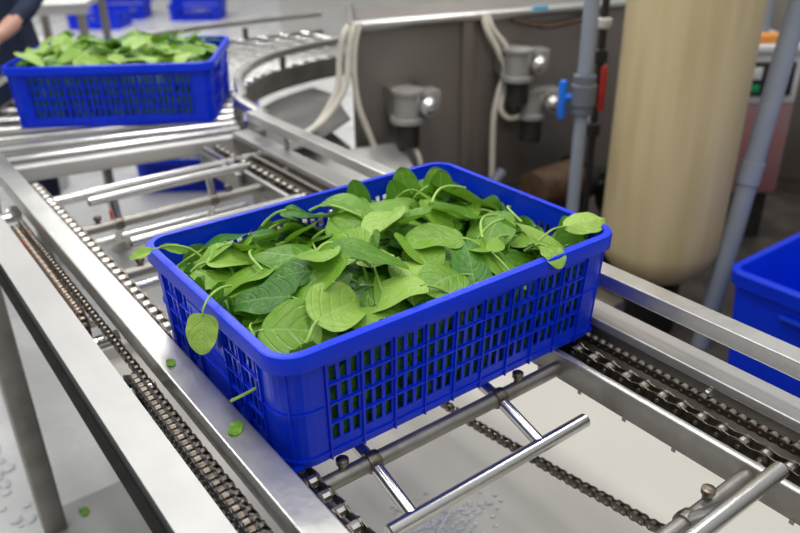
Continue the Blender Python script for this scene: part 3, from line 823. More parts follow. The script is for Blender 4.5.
def sprocket(x, y, z, r, label, shaft_to=None, w_=.008):
    root = empty('sprocket', wl(x, y, z - r), 0, label, 'sprocket'); mb = MB(); pts = []
    nt_ = 14
    for k in range(nt_ * 2):
        a = PI * k / nt_; rr = r if k % 2 == 0 else r * .84
        pts.append((y + rr * math.cos(a), z + Z0 + rr * math.sin(a)))
    mb.prism(pts, x - w_ / 2, x + w_ / 2, 'x'); mb.build('toothed_wheel', M['steel_dark'], root, smooth=False)
    a, b = (x - .012, shaft_to if shaft_to else x + .02)
    MB().lathe([(.0085, a - x), (.0105, a - x + .003), (.0105, b - x - .002), (.0085, b - x)], wl(x, y, z), 'x', 16).build('hub', M['steel'], root)
for y, z, nm in ((-.085, -.172, 'near sprocket of the black drive chain, beside the guide rail'), (.300, -.172, 'far sprocket of the black drive chain, left of the front crate'),
                 (.60, -.202, 'near sprocket of the brown chain loop'), (1.06, -.202, 'far sprocket of the brown chain loop between the two left beams')):
    sprocket(-.0775 if y < .5 else -.072, y, z, .021, nm, shaft_to=-.050)
for k, (y, z) in enumerate(((.985, -.185), (.93, -.185))):
    o = MB().box(wl(-.0635 + (-.020) * k, y - .022, z - .01), wl(-.0605 + (-.020) * k, y + .022, z + .026), .002).build('red_sticker', M['red'])
    tag(o, ('red plastic tag on the right side of the brown chain loop', 'red plastic tag on the left side of the brown chain loop')[k], 'tag')

# ------------------------------------------------------------------ H-shaped pusher carriers
def carrier(label, ys, zs_, off_a, off_b, x0=.09, x1=.455):
    """shaft across the chains; two rods at (dy, dz) offsets joined by two struts"""
    root = empty('pusher_bar', wl(.27, ys, zs_ - .03), 0, label, 'pusher bar', 'pusher bars between the two carrying chains')
    MB().lathe([(.009, -.235), (.0115, -.232), (.0115, .232), (.009, .235)], wl(.281, ys, zs_), 'x', 16).build('shaft', M['steel_dull'], root)
    for off in (off_a, off_b):
        MB().lathe([(.0085, x0), (.0105, x0 + .002), (.0105, x1 - .002), (.0085, x1)], wl(0, ys + off[0], zs_ + off[1]), 'x', 18).build('rod', M['steel_tube'], root)
    for x in (.132, .362):
        for off in (off_a, off_b):
            MB().tube([wl(x, ys, zs_), wl(x, ys + off[0], zs_ + off[1])], .0092, 12).build('strut', M['steel_tube'], root)
        mb = MB().lathe([(.0145, -.009), (.0155, 0), (.0145, .009)], wl(x, ys, zs_), 'x', 16); mb.build('weld_collar', M['chain_plate'], root)
    for x in (.088, .405):
        mb = MB().lathe([(.006, 0), (.006, .013), (.0088, .014), (.0088, .021), (.005, .023)], wl(x, ys + .004, zs_ + .004), 'z', 12); mb.build('knob', M['chain_plate'], root)
    return root
carrier('steel pusher frame just in front of the front crate, above the low chain', .012, -.212, (-.092, -.028), (.095, .012))
carrier('steel pusher frame at the lower right, its bright rod overlapping the chain track', -.312, -.204, (-.05, .066), (.03, -.058))
carrier('steel pusher frame farthest away, behind the front crate', 1.010, -.203, (.012, .060), (.035, -.052), .078, .462)
carrier('steel pusher frame just behind the front crate, only its near end free', .745, -.203, (.012, .058), (.035, -.052), .078, .462)
o = MB().lathe([(.013, -.06), (.013, .60)], wl(0, 1.215, -.195), 'x', 16).build('cross_shaft', M['steel_tube']); tag(o, 'long plain steel cross shaft between the rollers and the farthest pusher frame', 'shaft')
o = MB().box(wl(.140, 1.10, -.235), wl(.150, 1.112, -.205), .002).build('red_sticker', M['red']); tag(o, 'small red plastic tag below the bright rod of the farthest pusher frame', 'tag')
for x_, y_ in ((-.11, 1.19), (-.11, .52)):
    o = MB().lathe([(.012, -.0), (.012, .062)], wl(x_ + .013, y_, -.20), 'x', 14).build('cross_pin', M['steel_tube'])
    tag(o, 'short steel cross pin bridging the two left beams, %s' % ('beyond the brown chain loop' if y_ > 1 else 'just before the brown chain loop'), 'pin')

# ------------------------------------------------------------------ pans, legs
o = MB().box(wl(.05, -.9, -.60), wl(.95, 1.10, -.594)); o.box(wl(.05, -.9, -.594), wl(.053, 1.10, -.56)); o.box(wl(.05, 1.097, -.594), wl(.95, 1.10, -.56)); o.box(wl(.947, -.9, -.594), wl(.95, 1.10, -.56))
tag(o.build('drip_pan', M['pan'], smooth=False), 'wide pale smooth drip pan beneath the chains', 'pan')
o = MB().box(wl(-.185, -.6, -.885), wl(.80, .99, -.880)).box(wl(-.185, .985, -.925), wl(.8, .99, -.885))
tag(o.build('floor_plate', M['pan_grey'], smooth=False), 'grey steel plates lying low on the floor left of the drip pan', 'plate')
def leg(x, y, top, label, group=None, w_=.05):
    root = empty('conveyor_leg', (x, y, 0), 0, label, 'leg', group)
    if x < -.16: MB().box((x - .03, y - .035, top + Z0 - .006), (x + .055, y + .035, top + Z0 + .002), .001).build('top_bracket', M['steel_dull'], root)
    MB().sweep([V((x, y, .05)), V((x, y, top + Z0))], rr_profile(w_, w_, .005), up=(0, 1, 0)).build('square_tube', M['steel_dull'], root)
    MB().lathe([(.014, .03), (.014, .06)], (x, y, 0), 'z', 12).build('threaded_stud', M['steel_tube'], root)
    MB().lathe([(.045, .0), (.045, .008), (.02, .028), (.012, .034)], (x, y, 0), 'z', 24).build('foot', M['cream'], root)
leg(-.170, .93, -.209, 'square steel leg with round foot standing at the lower left')
for x, y, lb in ((.66, -.62, 'square steel leg under the near end of the right side beam'), (.66, 1.28, 'square steel leg under the far end of the right side beam'), (-.17, -.62, 'square steel leg under the near end of the left channel beam')):
    leg(x, y, -.21, lb, None, .04)
o = MB().sweep([wl(-.035, 1.502, -.197), wl(.655, 1.378, -.197)], rr_profile(.034, .046, .010, 3)).build('end_beam', M['steel_pale']); tag(o, 'thick steel cross beam where the chain conveyor meets the rollers', 'beam')
# clips standing on track end (behind front crate, right)
o = MB().box(wl(.47, 1.10, -.24), wl(.485, 1.335, -.19), .002).build('track_end_plate', M['steel_dull']); tag(o, 'short dull steel plate where the right track meets the end beam', 'plate')

# small bits of leaf and splashes
def scrap(x, y, z, ln, rz, lb):
    free_leaf(wl(x, y, z), (math.cos(rz), math.sin(rz), 0), (0, 0, 1), ln, ln * .6, 0, lb, 'leaf', .02, .04)
scrap(-.036, .255, -.1185, .022, 1.3, 'small wet leaf scrap stuck on the left guide rail, farther of the two')
scrap(-.034, .065, -.1185, .030, .9, 'larger wet leaf scrap stuck on the left guide rail, nearer of the two')
scrap(-.03, .70, -.8795, .10, .5, 'green leaf fallen on the grey floor plate at the lower left')
scrap(-.10, .92, -.8795, .04, 1.5, 'tiny leaf bit on the grey floor plate beyond the fallen leaf')
mb = MB(); rs = random.Random(5)
for k in range(260):
    a = rs.gauss(0, 1); b = rs.gauss(0, 1); mb.sphere(wl(.37 + a * .055, .16 + b * .035, -.593), rs.uniform(.002, .006), 6, (1.4, 1.1, .35))
tag(mb.build('water_splash', M['foam']), 'white splash of water foam on the pale drip pan', 'foam', None, 'stuff')
mb = MB()
for k in range(420):
    x = rs.uniform(-.5, -.20); y = rs.uniform(.75, 2.4); mb.sphere((x, y, .003), rs.uniform(.004, .014), 6, (1.4, 1.2, .35))
tag(mb.build('ice_flakes', M['foam']), 'white ice flakes and foam scattered on the wet floor at the left', 'ice', None, 'stuff')

# ------------------------------------------------------------------ curved roller conveyor
RZ = -.187
inner = [(.652, 1.46), (.662, 1.50), (.702, 1.56), (.778, 1.743), (.883, 1.897), (1.03, 2.025), (1.204, 2.106), (1.42, 2.148), (1.75, 2.15)]
outer = [(-.040, 1.59), (-.02, 1.75), (.05, 1.97), (.17, 2.21), (.35, 2.45), (.60, 2.64), (.90, 2.73), (1.20, 2.765), (1.75, 2.74)]
ip = smooth_path([V((a, b, 0)) for a, b in inner], 8); op = smooth_path([V((a, b, 0)) for a, b in outer], 8)
def resample(p, n):
    d = [0]
    for a, b in zip(p[:-1], p[1:]): d.append(d[-1] + (b - a).length)
    out = []
    for k in range(n):
        t = d[-1] * k / (n - 1); i = max(j for j in range(len(d)) if d[j] <= t + 1e-9); i = min(i, len(p) - 2)
        out.append(p[i].lerp(p[i + 1], (t - d[i]) / max(1e-9, d[i + 1] - d[i])))
    return out
I_ = resample(ip, 22); O_ = resample(op, 22)
rc = empty('roller_conveyor', wl(.6, 2.1, -.3), 0, 'curved steel roller conveyor carrying the rear crate round the bend', 'conveyor')
for k in range(21):
    a, b = I_[k], O_[k]; d = (b - a).normalized(); a = a - d * .002; b = b + d * .0
    MB().tube([wl(a.x, a.y, RZ), wl(b.x, b.y, RZ)], .0148, 14).build('roller', M['steel_tube'], rc)
def off_path(p, o, z): 
    out = []
    for i, q in enumerate(p):
        t = (p[min(i + 1, len(p) - 1)] - p[max(i - 1, 0)]).normalized(); s_ = V((t.y, -t.x, 0)); out.append(wl(q.x + s_.x * o, q.y + s_.y * o, z))
    return out
MB().sweep(off_path(ip, .012, -.215), rr_profile(.006, .075, .002)).build('side_frame', M['steel_dull'], rc)
MB().sweep(off_path(op, -.012, -.215), rr_profile(.006, .075, .002)).build('side_frame', M['steel_dull'], rc)
ipr = smooth_path([V((.642, 1.30, 0))] + [V((a + .0, b, 0)) for a, b in inner[1:]], 8)
o = MB().sweep(off_path(ipr, .018, -.112), rr_profile(.030, .028, .002, 2)).build('guide_rail', M['steel'], angle=25); tag(o, 'curved steel guide rail round the inside of the roller bend', 'rail')
o = MB().sweep(off_path(smooth_path([V((-.045, 1.62, 0)), V((-.03, 1.77, 0))] + [V((a, b, 0)) for a, b in outer[2:]], 8), -.022, -.105), rr_profile(.022, .022, .002, 2)).build('guide_rail', M['steel']); tag(o, 'curved steel guide rail round the outside of the roller bend, behind the rear crate', 'rail')
for k, (p, sgn) in enumerate(((ip[14], 1), (ip[30], 1), (ip[46], 1), (op[34], -1), (op[48], -1), (op[58], -1))):
    q = p
    o = MB().box(wl(q.x - .010, q.y - .008, -.24), wl(q.x + .010, q.y + .008, -.127)).build('rail_bracket', M['brown' if k > 2 else 'steel_dull'])
    tag(o, 'upright bracket holding the %s rail of the roller bend' % ('inner' if k < 3 else 'outer'), 'bracket', 'brackets of the %s bend rail' % ('inner' if k < 3 else 'outer'))
for (x, y, lb) in ((.13, 1.95, 'steel leg under the roller bend at its left edge'), (.52, 2.50, 'steel leg under the outside of the roller bend'), (.80, 1.62, 'steel leg under the inside of the roller bend')):
    leg(x, y, -.25, lb, None, .035)

mb = MB(); pth = [q for q in ip[12:]] ; qth = [q for q in op[14:]][::-1]
mb.prism([(q.x, q.y) for q in pth + qth], Z0 - .262, Z0 - .258, 'z'); tag(mb.build('gap_darkening_sheet', M['steel_dark'], rc, smooth=False))  # dark sheet added below the far rollers to darken their gaps
mb = MB(); mb.prism([(q.x + .02, q.y - .02) for q in ip[6:52]] + [(1.30, 1.95), (1.16, 1.62), (.95, 1.48), (.78, 1.42)], Z0 - .285, Z0 - .278, 'z')
o = mb.build('cover_plate', M['cover'], smooth=False); tag(o, 'flat dark grey steel cover plate filling the inside of the roller bend', 'plate')
# ------------------------------------------------------------------ large steel washing tank with motors and hoses
A0, A1 = V((1.152, 1.584)), V((2.076, 1.366)); bd = (A1 - A0).normalized(); brz = math.atan2(bd.y, bd.x); bn = V((bd.y, -bd.x))   # bn points to the camera
A1 = A0 + bd * 1.55
def bp_(s_, d_, z): q = A0 + bd * s_ + bn * d_; return wl(q.x, q.y, z)      # along face, out of face, height
def bbox(mb, s0, s1, d0, d1, z0, z1, bev=0):
    c = bp_((s0 + s1) / 2, (d0 + d1) / 2, (z0 + z1) / 2); h = V((abs(s1 - s0) / 2, abs(d1 - d0) / 2, abs(z1 - z0) / 2))
    mb.box(c - h, c + h, bev, rot=Matrix.Rotation(brz, 3, 'Z')); return mb
wt = empty('washing_tank', bp_(.7, -.2, -.93), 0, 'large grey-brown stainless washing tank behind the conveyors', 'tank')
tb_ = MB(); AB = A0 + V((.27, .41)); BB = A1 + V((.27, .41))
tb_.prism([(A0.x, A0.y), (A1.x, A1.y), (BB.x, BB.y), (AB.x, AB.y)], Z0 - .62, Z0 + .035, 'z'); tb_.build('tank_body', M['steel_body'], wt, smooth=False)
MB().tube([bp_(-.0, .012, .045), bp_(1.56, .012, .045)], .018, 14).build('rim_tube', M['steel'], wt)
MB().tube([bp_(-.0, .012, .045), wl(AB.x, AB.y, .045)], .014, 12).build('rim_tube', M['steel_dull'], wt)
bbox(MB(), .42, .46, 0, .02, -.52, .03).build('stiffener', M['steel_body'], wt, smooth=False)
for s_ in (.03, .8, 1.5): bbox(MB(), s_, s_ + .045, -.05, -.005, -.93, -.52).build('leg', M['steel_dull'], wt, smooth=False)
bbox(MB(), .0, 1.5, -.20, .06, -.66, -.62).build('shelf', M['steel_dark'], wt, smooth=False)
mb = MB(); q = [bp_(-.40, .34, -.50), bp_(.15, .34, -.50), bp_(.15, .06, -.36), bp_(-.40, .06, -.36)]
vs = [mb.bm.verts.new(p) for p in q] + [mb.bm.verts.new(p - V((0, 0, .01))) for p in q]
for f in ((0, 1, 2, 3), (7, 6, 5, 4), (0, 4, 5, 1), (1, 5, 6, 2), (2, 6, 7, 3), (3, 7, 4, 0)): mb.bm.faces.new([vs[i] for i in f])
o = mb.build('sloped_chute', M['steel_pale'], smooth=False); tag(o, 'pale sloped steel chute plate between the bend rail and the washing tank', 'chute')
mb = MB(); bbox(mb, -.34, -.03, -.22, .04, -.93, -.36); o = mb.build('machine_housing', M['steel_body'], smooth=False); tag(o, 'dark grey metal housing inside the bend, left of the washing tank', 'housing')
def motor(s_, z, label, r=.055, ln=.13, dark=False):
    root = empty('electric_motor', bp_(s_, .10, z - .07), 0, label, 'motor')
    ax = V((bd.x, bd.y, 0)); up = V((0, 0, 1)); c = bp_(s_, .10, z)
    # body: vertical flanged gearbox with a round end cap facing right
    mb = MB(); mb.lathe([(r * .95, -.065), (r * 1.15, -.060), (r * 1.15, -.045), (r * .9, -.04), (r * .9, .035), (r * 1.05, .04), (r * 1.05, .052), (r * .6, .056)], c, 'z', 24); mb.build('gear_housing', M['motor'], root)
    mb = MB(); mb.box(c + V((.0, -.03, -.04)), c + V((.115, .04, .045)), .006, rot=Matrix.Rotation(brz, 3, 'Z'), piv=c); mb.build('terminal_box', M['motor'], root)
    mb = MB(); mb.tube([c + bn.to_3d() * .02 + ax * .055, c + bn.to_3d() * .062 + ax * .055], [.034, .034], 20); mb.tube([c + bn.to_3d() * .062 + ax * .055, c + bn.to_3d() * .078 + ax * .055], [.030, .014], 20)
    mb.build('end_cap', M['brown'] if dark else M['steel'], root)
    mb = MB(); mb.tube([c + V((0, 0, -.065)), c + V((0, 0, -.15))], [.042, .040], 18); mb.build('motor_can', M['steel_dark'], root)
    mb = MB(); bbox(mb, s_ - .05, s_ + .05, 0, .06, z - .05, z + .05, .004); mb.build('mounting_plate', M['steel_dull'], root)
motor(.165, -.215, 'grey geared motor with round silver cap on the tank wall, just beyond the crate')
motor(.605, -.115, 'grey motor with round dark brown cap, higher on the tank wall')
motor(.675, -.265, 'grey motor lower on the tank wall, beneath the brown-capped one', .045)
def hose(pts, r, m_, label, group=None):
    o = MB().tube(smooth_path(pts, 7), r, 10).build('hose', m_); return tag(o, label, 'hose', group)
hose([bp_(-.02, .04, .055), bp_(-.045, .05, .02), bp_(-.06, .05, -.05), bp_(-.08, .06, -.15), bp_(-.17, .08, -.26), bp_(-.30, .12, -.32)], .0115, M['cream'], 'cream hose drooping from the tank corner to the left, lower of two')
hose([bp_(.0, .05, .06), bp_(-.02, .06, .02), bp_(-.035, .065, -.05), bp_(-.055, .075, -.14), bp_(-.14, .09, -.235), bp_(-.28, .13, -.29)], .0115, M['cream'], 'cream hose drooping from the tank corner to the left, upper of two')
hose([bp_(.02, .04, .06), bp_(-.005, .055, 0), bp_(-.015, .06, -.10), bp_(.0, .06, -.22), bp_(.05, .06, -.36), bp_(.09, .06, -.50)], .0105, M['cream'], 'cream hose hanging straight down from the tank corner')
hose([bp_(.165, .10, -.36), bp_(.185, .12, -.38), bp_(.20, .13, -.44), bp_(.20, .12, -.60)], .009, M['cream'], 'cream cable leaving the bottom of the motor with the silver cap')
hose([bp_(.50, .02, .05), bp_(.505, .04, .0), bp_(.55, .05, -.08), bp_(.575, .055, -.15), bp_(.55, .06, -.24), bp_(.535, .06, -.34), bp_(.54, .06, -.62)], .0115, M['cream'], 'long cream hose down the middle of the tank wall to the floor')
hose([bp_(.515, .02, .05), bp_(.53, .04, .0), bp_(.585, .05, -.07), bp_(.60, .055, -.14), bp_(.575, .06, -.22), bp_(.56, .07, -.29), bp_(.60, .08, -.325), bp_(.66, .09, -.30), bp_(.70, .09, -.265)], .0105, M['cream'], 'cream hose looping from the tank rim up to the lower motor')
hose([bp_(.62, .02, .025), bp_(.75, .035, -.01), bp_(.9, .03, .0), bp_(1.0, .02, .03)], .008, M['brown'], 'brown cable sagging below the tank rim')
o = bbox(MB(), .70, .76, .02, .035, .048, .066).build('cyan_tape', M['lblue']); tag(o, 'strip of cyan tape on the tank rim tube', 'tape')
o = MB().tube([bp_(.85, .12, -.93), bp_(.85, .12, -.50)], .03, 12).build('floor_drain_pipe', M['steel_dark']); tag(o, 'dark drain pipe under the washing tank', 'pipe')
for s_, d_, z_, m_, lb in ((.70, .25, -.55, 'brown', 'rusty pump housing on the floor below the lower motor'), (1.02, .30, -.62, 'steel_dark', 'dark pump on the floor behind the grey upright pipe'), (.35, .2, -.72, 'steel_dark', 'black gearbox on the floor below the silver-capped motor')):
    root = empty('pump', bp_(s_, d_, -.93), 0, lb, 'pump'); c = bp_(s_, d_, z_)
    MB().tube([c + V((-.12, 0, 0)), c + V((.1, 0, 0))], [.075, .08], 20).build('motor_can', M[m_], root)
    MB().tube([c + V((.1, 0, 0)), c + V((.15, 0, 0))], [.095, .09], 20).build('impeller_housing', M['steel_dark'], root)
    MB().box(V((c.x - .1, c.y - .06, 0)), V((c.x + .1, c.y + .06, c.z - .05)), .01).build('plinth', M['steel_dark'], root)
    MB().tube([c + V((.125, 0, .08)), c + V((.125, 0, .18)), c + V((.18, 0, .22))], .022, 12).build('outlet', M['pvc_dk'], root)

o = MB().box((.98, -.6, .001), (5.2, 1.9, .006)); o.box((.98, -.6, .006), (1.0, 1.9, .012)).box((.98, -.6, .006), (5.2, -.58, .012))  # flat mat added to darken the pale floor on this side
tag(o.build('floor_darkening_mat', M['brown_floor'], smooth=False), 'dark brown mat added to darken the floor under the washing tank and pipes', 'mat')
# ------------------------------------------------------------------ upright pipe with blue valve
px_, py_ = 1.615, .95
vp = empty('valve_pipe', (px_, py_, 0), 0, 'blue-grey upright plastic pipe with a blue-handled valve, left of the tan vessel', 'pipe')
MB().tube([(px_, py_, 0), (px_, py_, Z0 - .185)], .021, 20).build('lower_pipe', M['pvc'], vp)
MB().tube([(px_, py_, Z0 - .075), (px_, py_, Z0 + .62)], .024, 20).build('upper_pipe', M['pvc'], vp)
MB().lathe([(.026, -.200), (.035, -.196), (.035, -.172), (.041, -.168), (.041, -.106), (.036, -.102), (.036, -.076), (.026, -.072)], wl(px_, py_, 0), 'z', 24).build('valve_body', M['pvc_dk'], vp)
mb = MB(); c = wl(px_, py_, -.145); lft = -r0
mb.tube([c + lft * .035, c + lft * .062], .012, 12); mb.box(c + V((-.012, -.012, -.07)) + lft * .066, c + V((.012, .012, .055)) + lft * .066, .008); mb.build('valve_handle', M['valve_blue'], vp)
tp = empty('thin_pipe', (1.78, 1.03, 0), 0, 'thin dark pipe with a red lever between the grey pipe and the tan vessel', 'pipe')
MB().tube([(1.78, 1.03, 0), (1.78, 1.03, Z0 + .25)], .013, 12).build('riser', M['steel_dark'], tp)
for z in (-.05, -.30): MB().lathe([(.013, -.025), (.024, -.02), (.024, .02), (.013, .025)], wl(1.78, 1.03, z), 'z', 12).build('union', M['black'], tp)
MB().lathe([(.02, 0), (.026, .01), (.026, .03), (.01, .035)], wl(1.78, 1.03, .04), 'z', 14).build('fitting', M['white'], tp)
cc = wl(1.765, .995, -.15); MB().box(cc + V((-.012, -.006, -.075)), cc + V((.012, .006, .075)), .004).build('lever', M['red'], tp)

# ------------------------------------------------------------------ tan pressure vessel
tx, ty, R_ = 1.768, .700, .192
tv = empty('pressure_vessel', (tx, ty, 0), 0, 'tall tan fibreglass pressure vessel with a rounded bottom', 'tank')
prof = [(.02, .185)] + [(R_ * math.sin(a), .185 + .155 * (1 - math.cos(a))) for a in [math.radians(x) for x in range(12, 91, 8)]] + [(R_, .34), (R_ + .001, .42), (R_, .43), (R_, 1.62), (R_ * .9, 1.70), (R_ * .55, 1.76), (.05, 1.78), (.05, 1.84)]
MB().lathe(prof, (tx, ty, 0), 'z', 48).build('shell', M['tan'], tv)
MB().lathe([(.085, 0), (.09, .01), (.09, .205), (.07, .21)], (tx, ty, 0), 'z', 28).build('base_ring', M['black'], tv)
MB().lathe([(.06, 1.84), (.07, 1.85), (.07, 1.93), (.03, 1.95)], (tx, ty, 0), 'z', 20).build('valve_head', M['black'], tv)

# right leaning grey pipe
lp = empty('upright_pipe', (1.795, .5, 0), 0, 'blue-grey pipe leaning slightly, right of the tan vessel', 'pipe')
p0, p1 = V((1.795, .5, 0)), V((2.03, .5, Z0 + .49)); d = (p1 - p0).normalized()
MB().tube([p0, p1], .031, 20).build('tube', M['pvc'], lp)
k_ = p0 + d * .60; MB().tube([k_ - d * .035, k_ + d * .035], .0355, 20).build('coupling', M['pvc'], lp)

# machine with display behind
mc = empty('control_machine', (2.7, 1.15, 0), 0, 'pale control machine with a black display and faded red front, right of the tan vessel', 'machine')
fx, fy = r0.x, r0.y; rzm = math.atan2(r0.y, r0.x); RM = Matrix.Rotation(rzm, 3, 'Z'); mo = V((2.50, 1.0, 0))
def mbx(mb, a, b, bev=0): mb.box(mo + V(a), mo + V(b), bev, rot=RM, piv=mo); return mb
mbx(MB(), (-.06, .0, .22), (.30, .4, .60), .01).build('lower_panel', M['pinkred'], mc)
mbx(MB(), (-.06, .0, .60), (.30, .4, .80), .01).build('upper_cabinet', M['white'], mc)
mbx(MB(), (-.07, -.02, .80), (.31, .42, .83), .008).build('top_plate', M['white'], mc)
mbx(MB(), (-.05, .03, .0), (.28, .37, .22)).build('plinth', M['steel_dark'], mc)
mbx(MB(), (.065, -.012, .635), (.27, .0, .765), .003).build('display', M['black'], mc)
mbx(MB(), (.09, -.018, .70), (.14, -.011, .748), .002).build('button', M['white'], mc)
mbx(MB(), (.20, -.018, .71), (.235, -.011, .748), .002).build('button', M['white'], mc)
mbx(MB(), (.10, -.018, .65), (.14, -.011, .68), .002).build('button', M['green'], mc)
mbx(MB(), (.06, .02, .83), (.24, .10, .86), .003).build('orange_strip', M['orange'], mc)
gp = smooth_path([mo + RM @ V(p) for p in ((-.05, .28, 1.0), (.14, .28, 1.0), (.20, .28, .98), (.225, .28, .92), (.225, .28, .832))], 6)
o = MB().tube(gp, .045, 18).build('elbow_pipe', M['pvc']); tag(o, 'fat grey elbow pipe standing on the control machine', 'pipe')

# dark clutter at the right, behind the tub
for (x, y, r, h, m_, lb) in ((2.55, .02, .13, .55, 'black', 'black round drum standing behind the blue tub'), (3.25, .42, .16, .6, 'steel_dark', 'dark steel drum farther behind the blue tub')):
    root = empty('drum', (x, y, 0), 0, lb, 'drum')
    MB().lathe([(r * .96, 0), (r, .02), (r, h * .33), (r * 1.03, h * .34), (r, h * .35), (r, h * .66), (r * 1.03, h * .67), (r, h * .68), (r, h)], (x, y, 0), 'z', 28).build('shell', M[m_], root)
    MB().lathe([(r * .9, h), (r * .95, h + .02), (r * .5, h + .035)], (x, y, 0), 'z', 28).build('lid', M['steel_dull'], root)
mb = MB()
mb.box((3.35, -.3, 0), (4.6, 2.4, 1.0), .02); mb.box((3.30, -.35, 1.0), (4.65, 2.45, 1.03), .004)
for k in range(3): mb.box((3.335, -.2 + k * .87, .08), (3.352, .57 + k * .87, .92), .004)
o = mb.build('steel_cabinet', M['steel_body']); tag(o, 'low brown-grey steel cabinet at the far right behind the blue tub', 'cabinet')
for (a, b, r, m_, lb) in (((1.40, 1.18, .10), (2.3, 1.05, .12), .03, 'brown', 'rusty brown floor pipe behind the tan vessel'), ((1.62, 1.12, .02), (1.62, 1.12, .30), .04, 'steel_dark', 'short dark standpipe beside the grey upright pipe')):
    tag(MB().tube([a, b], r, 14).build('floor_pipe', M[m_]), lb, 'pipe')
tag(MB().box((1.40, .62, 0), (1.52, .80, .22), .01).build('junction_box', M['steel_dull']), 'small pale box on the floor below the right guide rail', 'box')
tag(MB().tube(smooth_path([V((1.32, .42, .02)), V((1.45, .50, .03)), V((1.60, .46, .02)), V((1.70, .55, .03)), V((1.62, .64, .03))], 6), .014, 10).build('floor_hose', M['brown']), 'brown hose lying on the floor below the tan vessel', 'hose')

# ------------------------------------------------------------------ big blue tub at right
def tub(x0, y1, ztop, L_, W_, H_, label):
    root = empty('storage_tub', (x0 + L_ / 2, y1 - W_ / 2, ztop - H_), 0, label, 'tub')
    P1 = Perim(L_, W_, .035); tpr = .025; mb = MB(); bm = mb.bm
    ss = []; t0 = 0
    for k, ln in enumerate([P1.a, P1.c, P1.b, P1.c, P1.a, P1.c, P1.b, P1.c]):
        cnt = 4 if k % 2 == 0 else 6; ss += [t0 + ln * q / cnt for q in range(cnt)]; t0 += ln
    cx, cy, zb = x0 + L_ / 2, y1 - W_ / 2, ztop - H_
    prof = [(-.03, .006, 1), (0, .0, 1), (0, .0, 0), (-.005, H_, 0)]
    def ring(dep, z):
        out = []
        for s_ in ss:
            q = P1.at(s_, dep, inset=tpr * (1 - (z / H_))); out.append(bm.verts.new((cx + q.x, cy + q.y, zb + z)))
        return out
    rings = [ring(-.006, 0), ring(0, .004), ring(0, H_ - .05), ring(.012, H_ - .045), ring(.014, H_ - .004), ring(.010, H_), ring(-.008, H_), ring(-.010, H_ - .006), ring(-.010, .012)]
    for A, B in zip(rings[:-1], rings[1:]):
        for j in range(len(A)): bm.faces.new((A[j], A[(j + 1) % len(A)], B[(j + 1) % len(A)], B[j]))
    bm.faces.new(rings[0][::-1]); bm.faces.new(rings[-1])
    mb.build('shell', M['blue'], root)
    # hand grip recess frames on left end and front wall, plus ribs
    for s_ in (P1.a * .55, P1.total - P1.c - P1.b * .5, P1.a + P1.c + P1.b * .5):
        g_ = MB(); q0 = P1.at(s_ - .07, .004); q1 = P1.at(s_ + .07, .004)
        g_.tube([(cx + q0.x, cy + q0.y, zb + H_ - .085), (cx + q1.x, cy + q1.y, zb + H_ - .085)], .008, 8); g_.build('hand_grip', M['blue_dk'], root)
    return root
tub(1.575, .33, .43, .66, .46, .40, 'tall solid blue plastic tub standing at the right edge, empty')
tag(MB().box((1.60, -.12, 0), (2.21, .32, .03), .004).build('pallet', M['white']), 'low pale pallet under the blue tub', 'pallet')

# ------------------------------------------------------------------ blue crates beneath and beyond
def put_crate(x, y, z, rz, lb, group=None, mats=None):
    c = copy_tree(crate_a); c.location = (x, y, z); c.rotation_euler = (0, 0, rz); c['label'] = lb
    if group: c['group'] = group
    return c
put_crate(1.17, 3.10, 0, -.62, 'blue crate on the floor seen under the rollers, bottom of its stack')
put_crate(1.18, 3.11, .182, -.60, 'blue crate seen under the rollers, on top of its stack')
far = ((2.32, 8.42, 0), (2.74, 8.90, 0), (2.84, 8.95, .182), (3.40, 8.24, 0), (3.45, 8.28, .182))
lbs = ('single blue crate far behind on the floor, leftmost', 'blue crate far behind, lower one of the middle stack', 'blue crate far behind, upper one of the middle stack', 'blue crate far behind, lower one of the right stack', 'blue crate far behind, upper one of the right stack')
for p, lb in zip(far, lbs): put_crate(p[0], p[1], p[2], random.uniform(-.75, -.55), lb)

# ------------------------------------------------------------------ steel table at top left
tb = empty('steel_table', (.6, 4.6, 0), 0, 'long pale steel table at the top left behind the rear crate', 'table')
RT = Matrix.Rotation(-.48, 3, 'Z'); to = V((.72, 4.36, 0))
def tbx(a, b, m_, nm, bev=0): MB().box(to + V(a), to + V(b), bev, rot=RT, piv=to).build(nm, m_, tb)
tbx((-1.3, -.0, .77), (.35, .75, .80), M['steel_pale'], 'tabletop', .004)
tbx((-1.3, -.0, .735), (.35, .03, .77), M['steel_pale'], 'apron')
for x in (-1.25, -.1, .28):
    for y in (.02, .68): tbx((x, y, 0), (x + .045, y + .045, .735), M['steel_dull'], 'leg')
tbx((-1.25, .03, .22), (.30, .70, .24), M['steel_pale'], 'lower_shelf')
sk = MB(); sk.sphere((0, 0, 0), .17, 24, (1.0, .8, 1.0))
for v in sk.bm.verts:
    a = math.atan2(v.co.y, v.co.x); v.co *= 1 + .07 * math.sin(a * 5 + v.co.z * 14) + .05 * math.sin(v.co.z * 31 + a * 3)
    if v.co.z > .1: v.co.x *= .62; v.co.y *= .62
    v.co.z = max(v.co.z, -.16)
ROOT_S = empty('white_sack', (.44, 3.50, 0), 0, 'crumpled white sack standing beside the worker at the left', 'sack')
for v in sk.bm.verts: v.co += V((.44, 3.50, .66))
sk.build('bag', M['sack'], ROOT_S)
sk = MB().lathe([(.13, 0), (.14, .02), (.14, .48), (.13, .52)], (.44, 3.50, 0), 'z', 24); sk.build('bin', M['steel_pale'], ROOT_S)
MB().sphere((.40, 3.33, .76), .022, 10).build('red_tie', M['red'], ROOT_S)

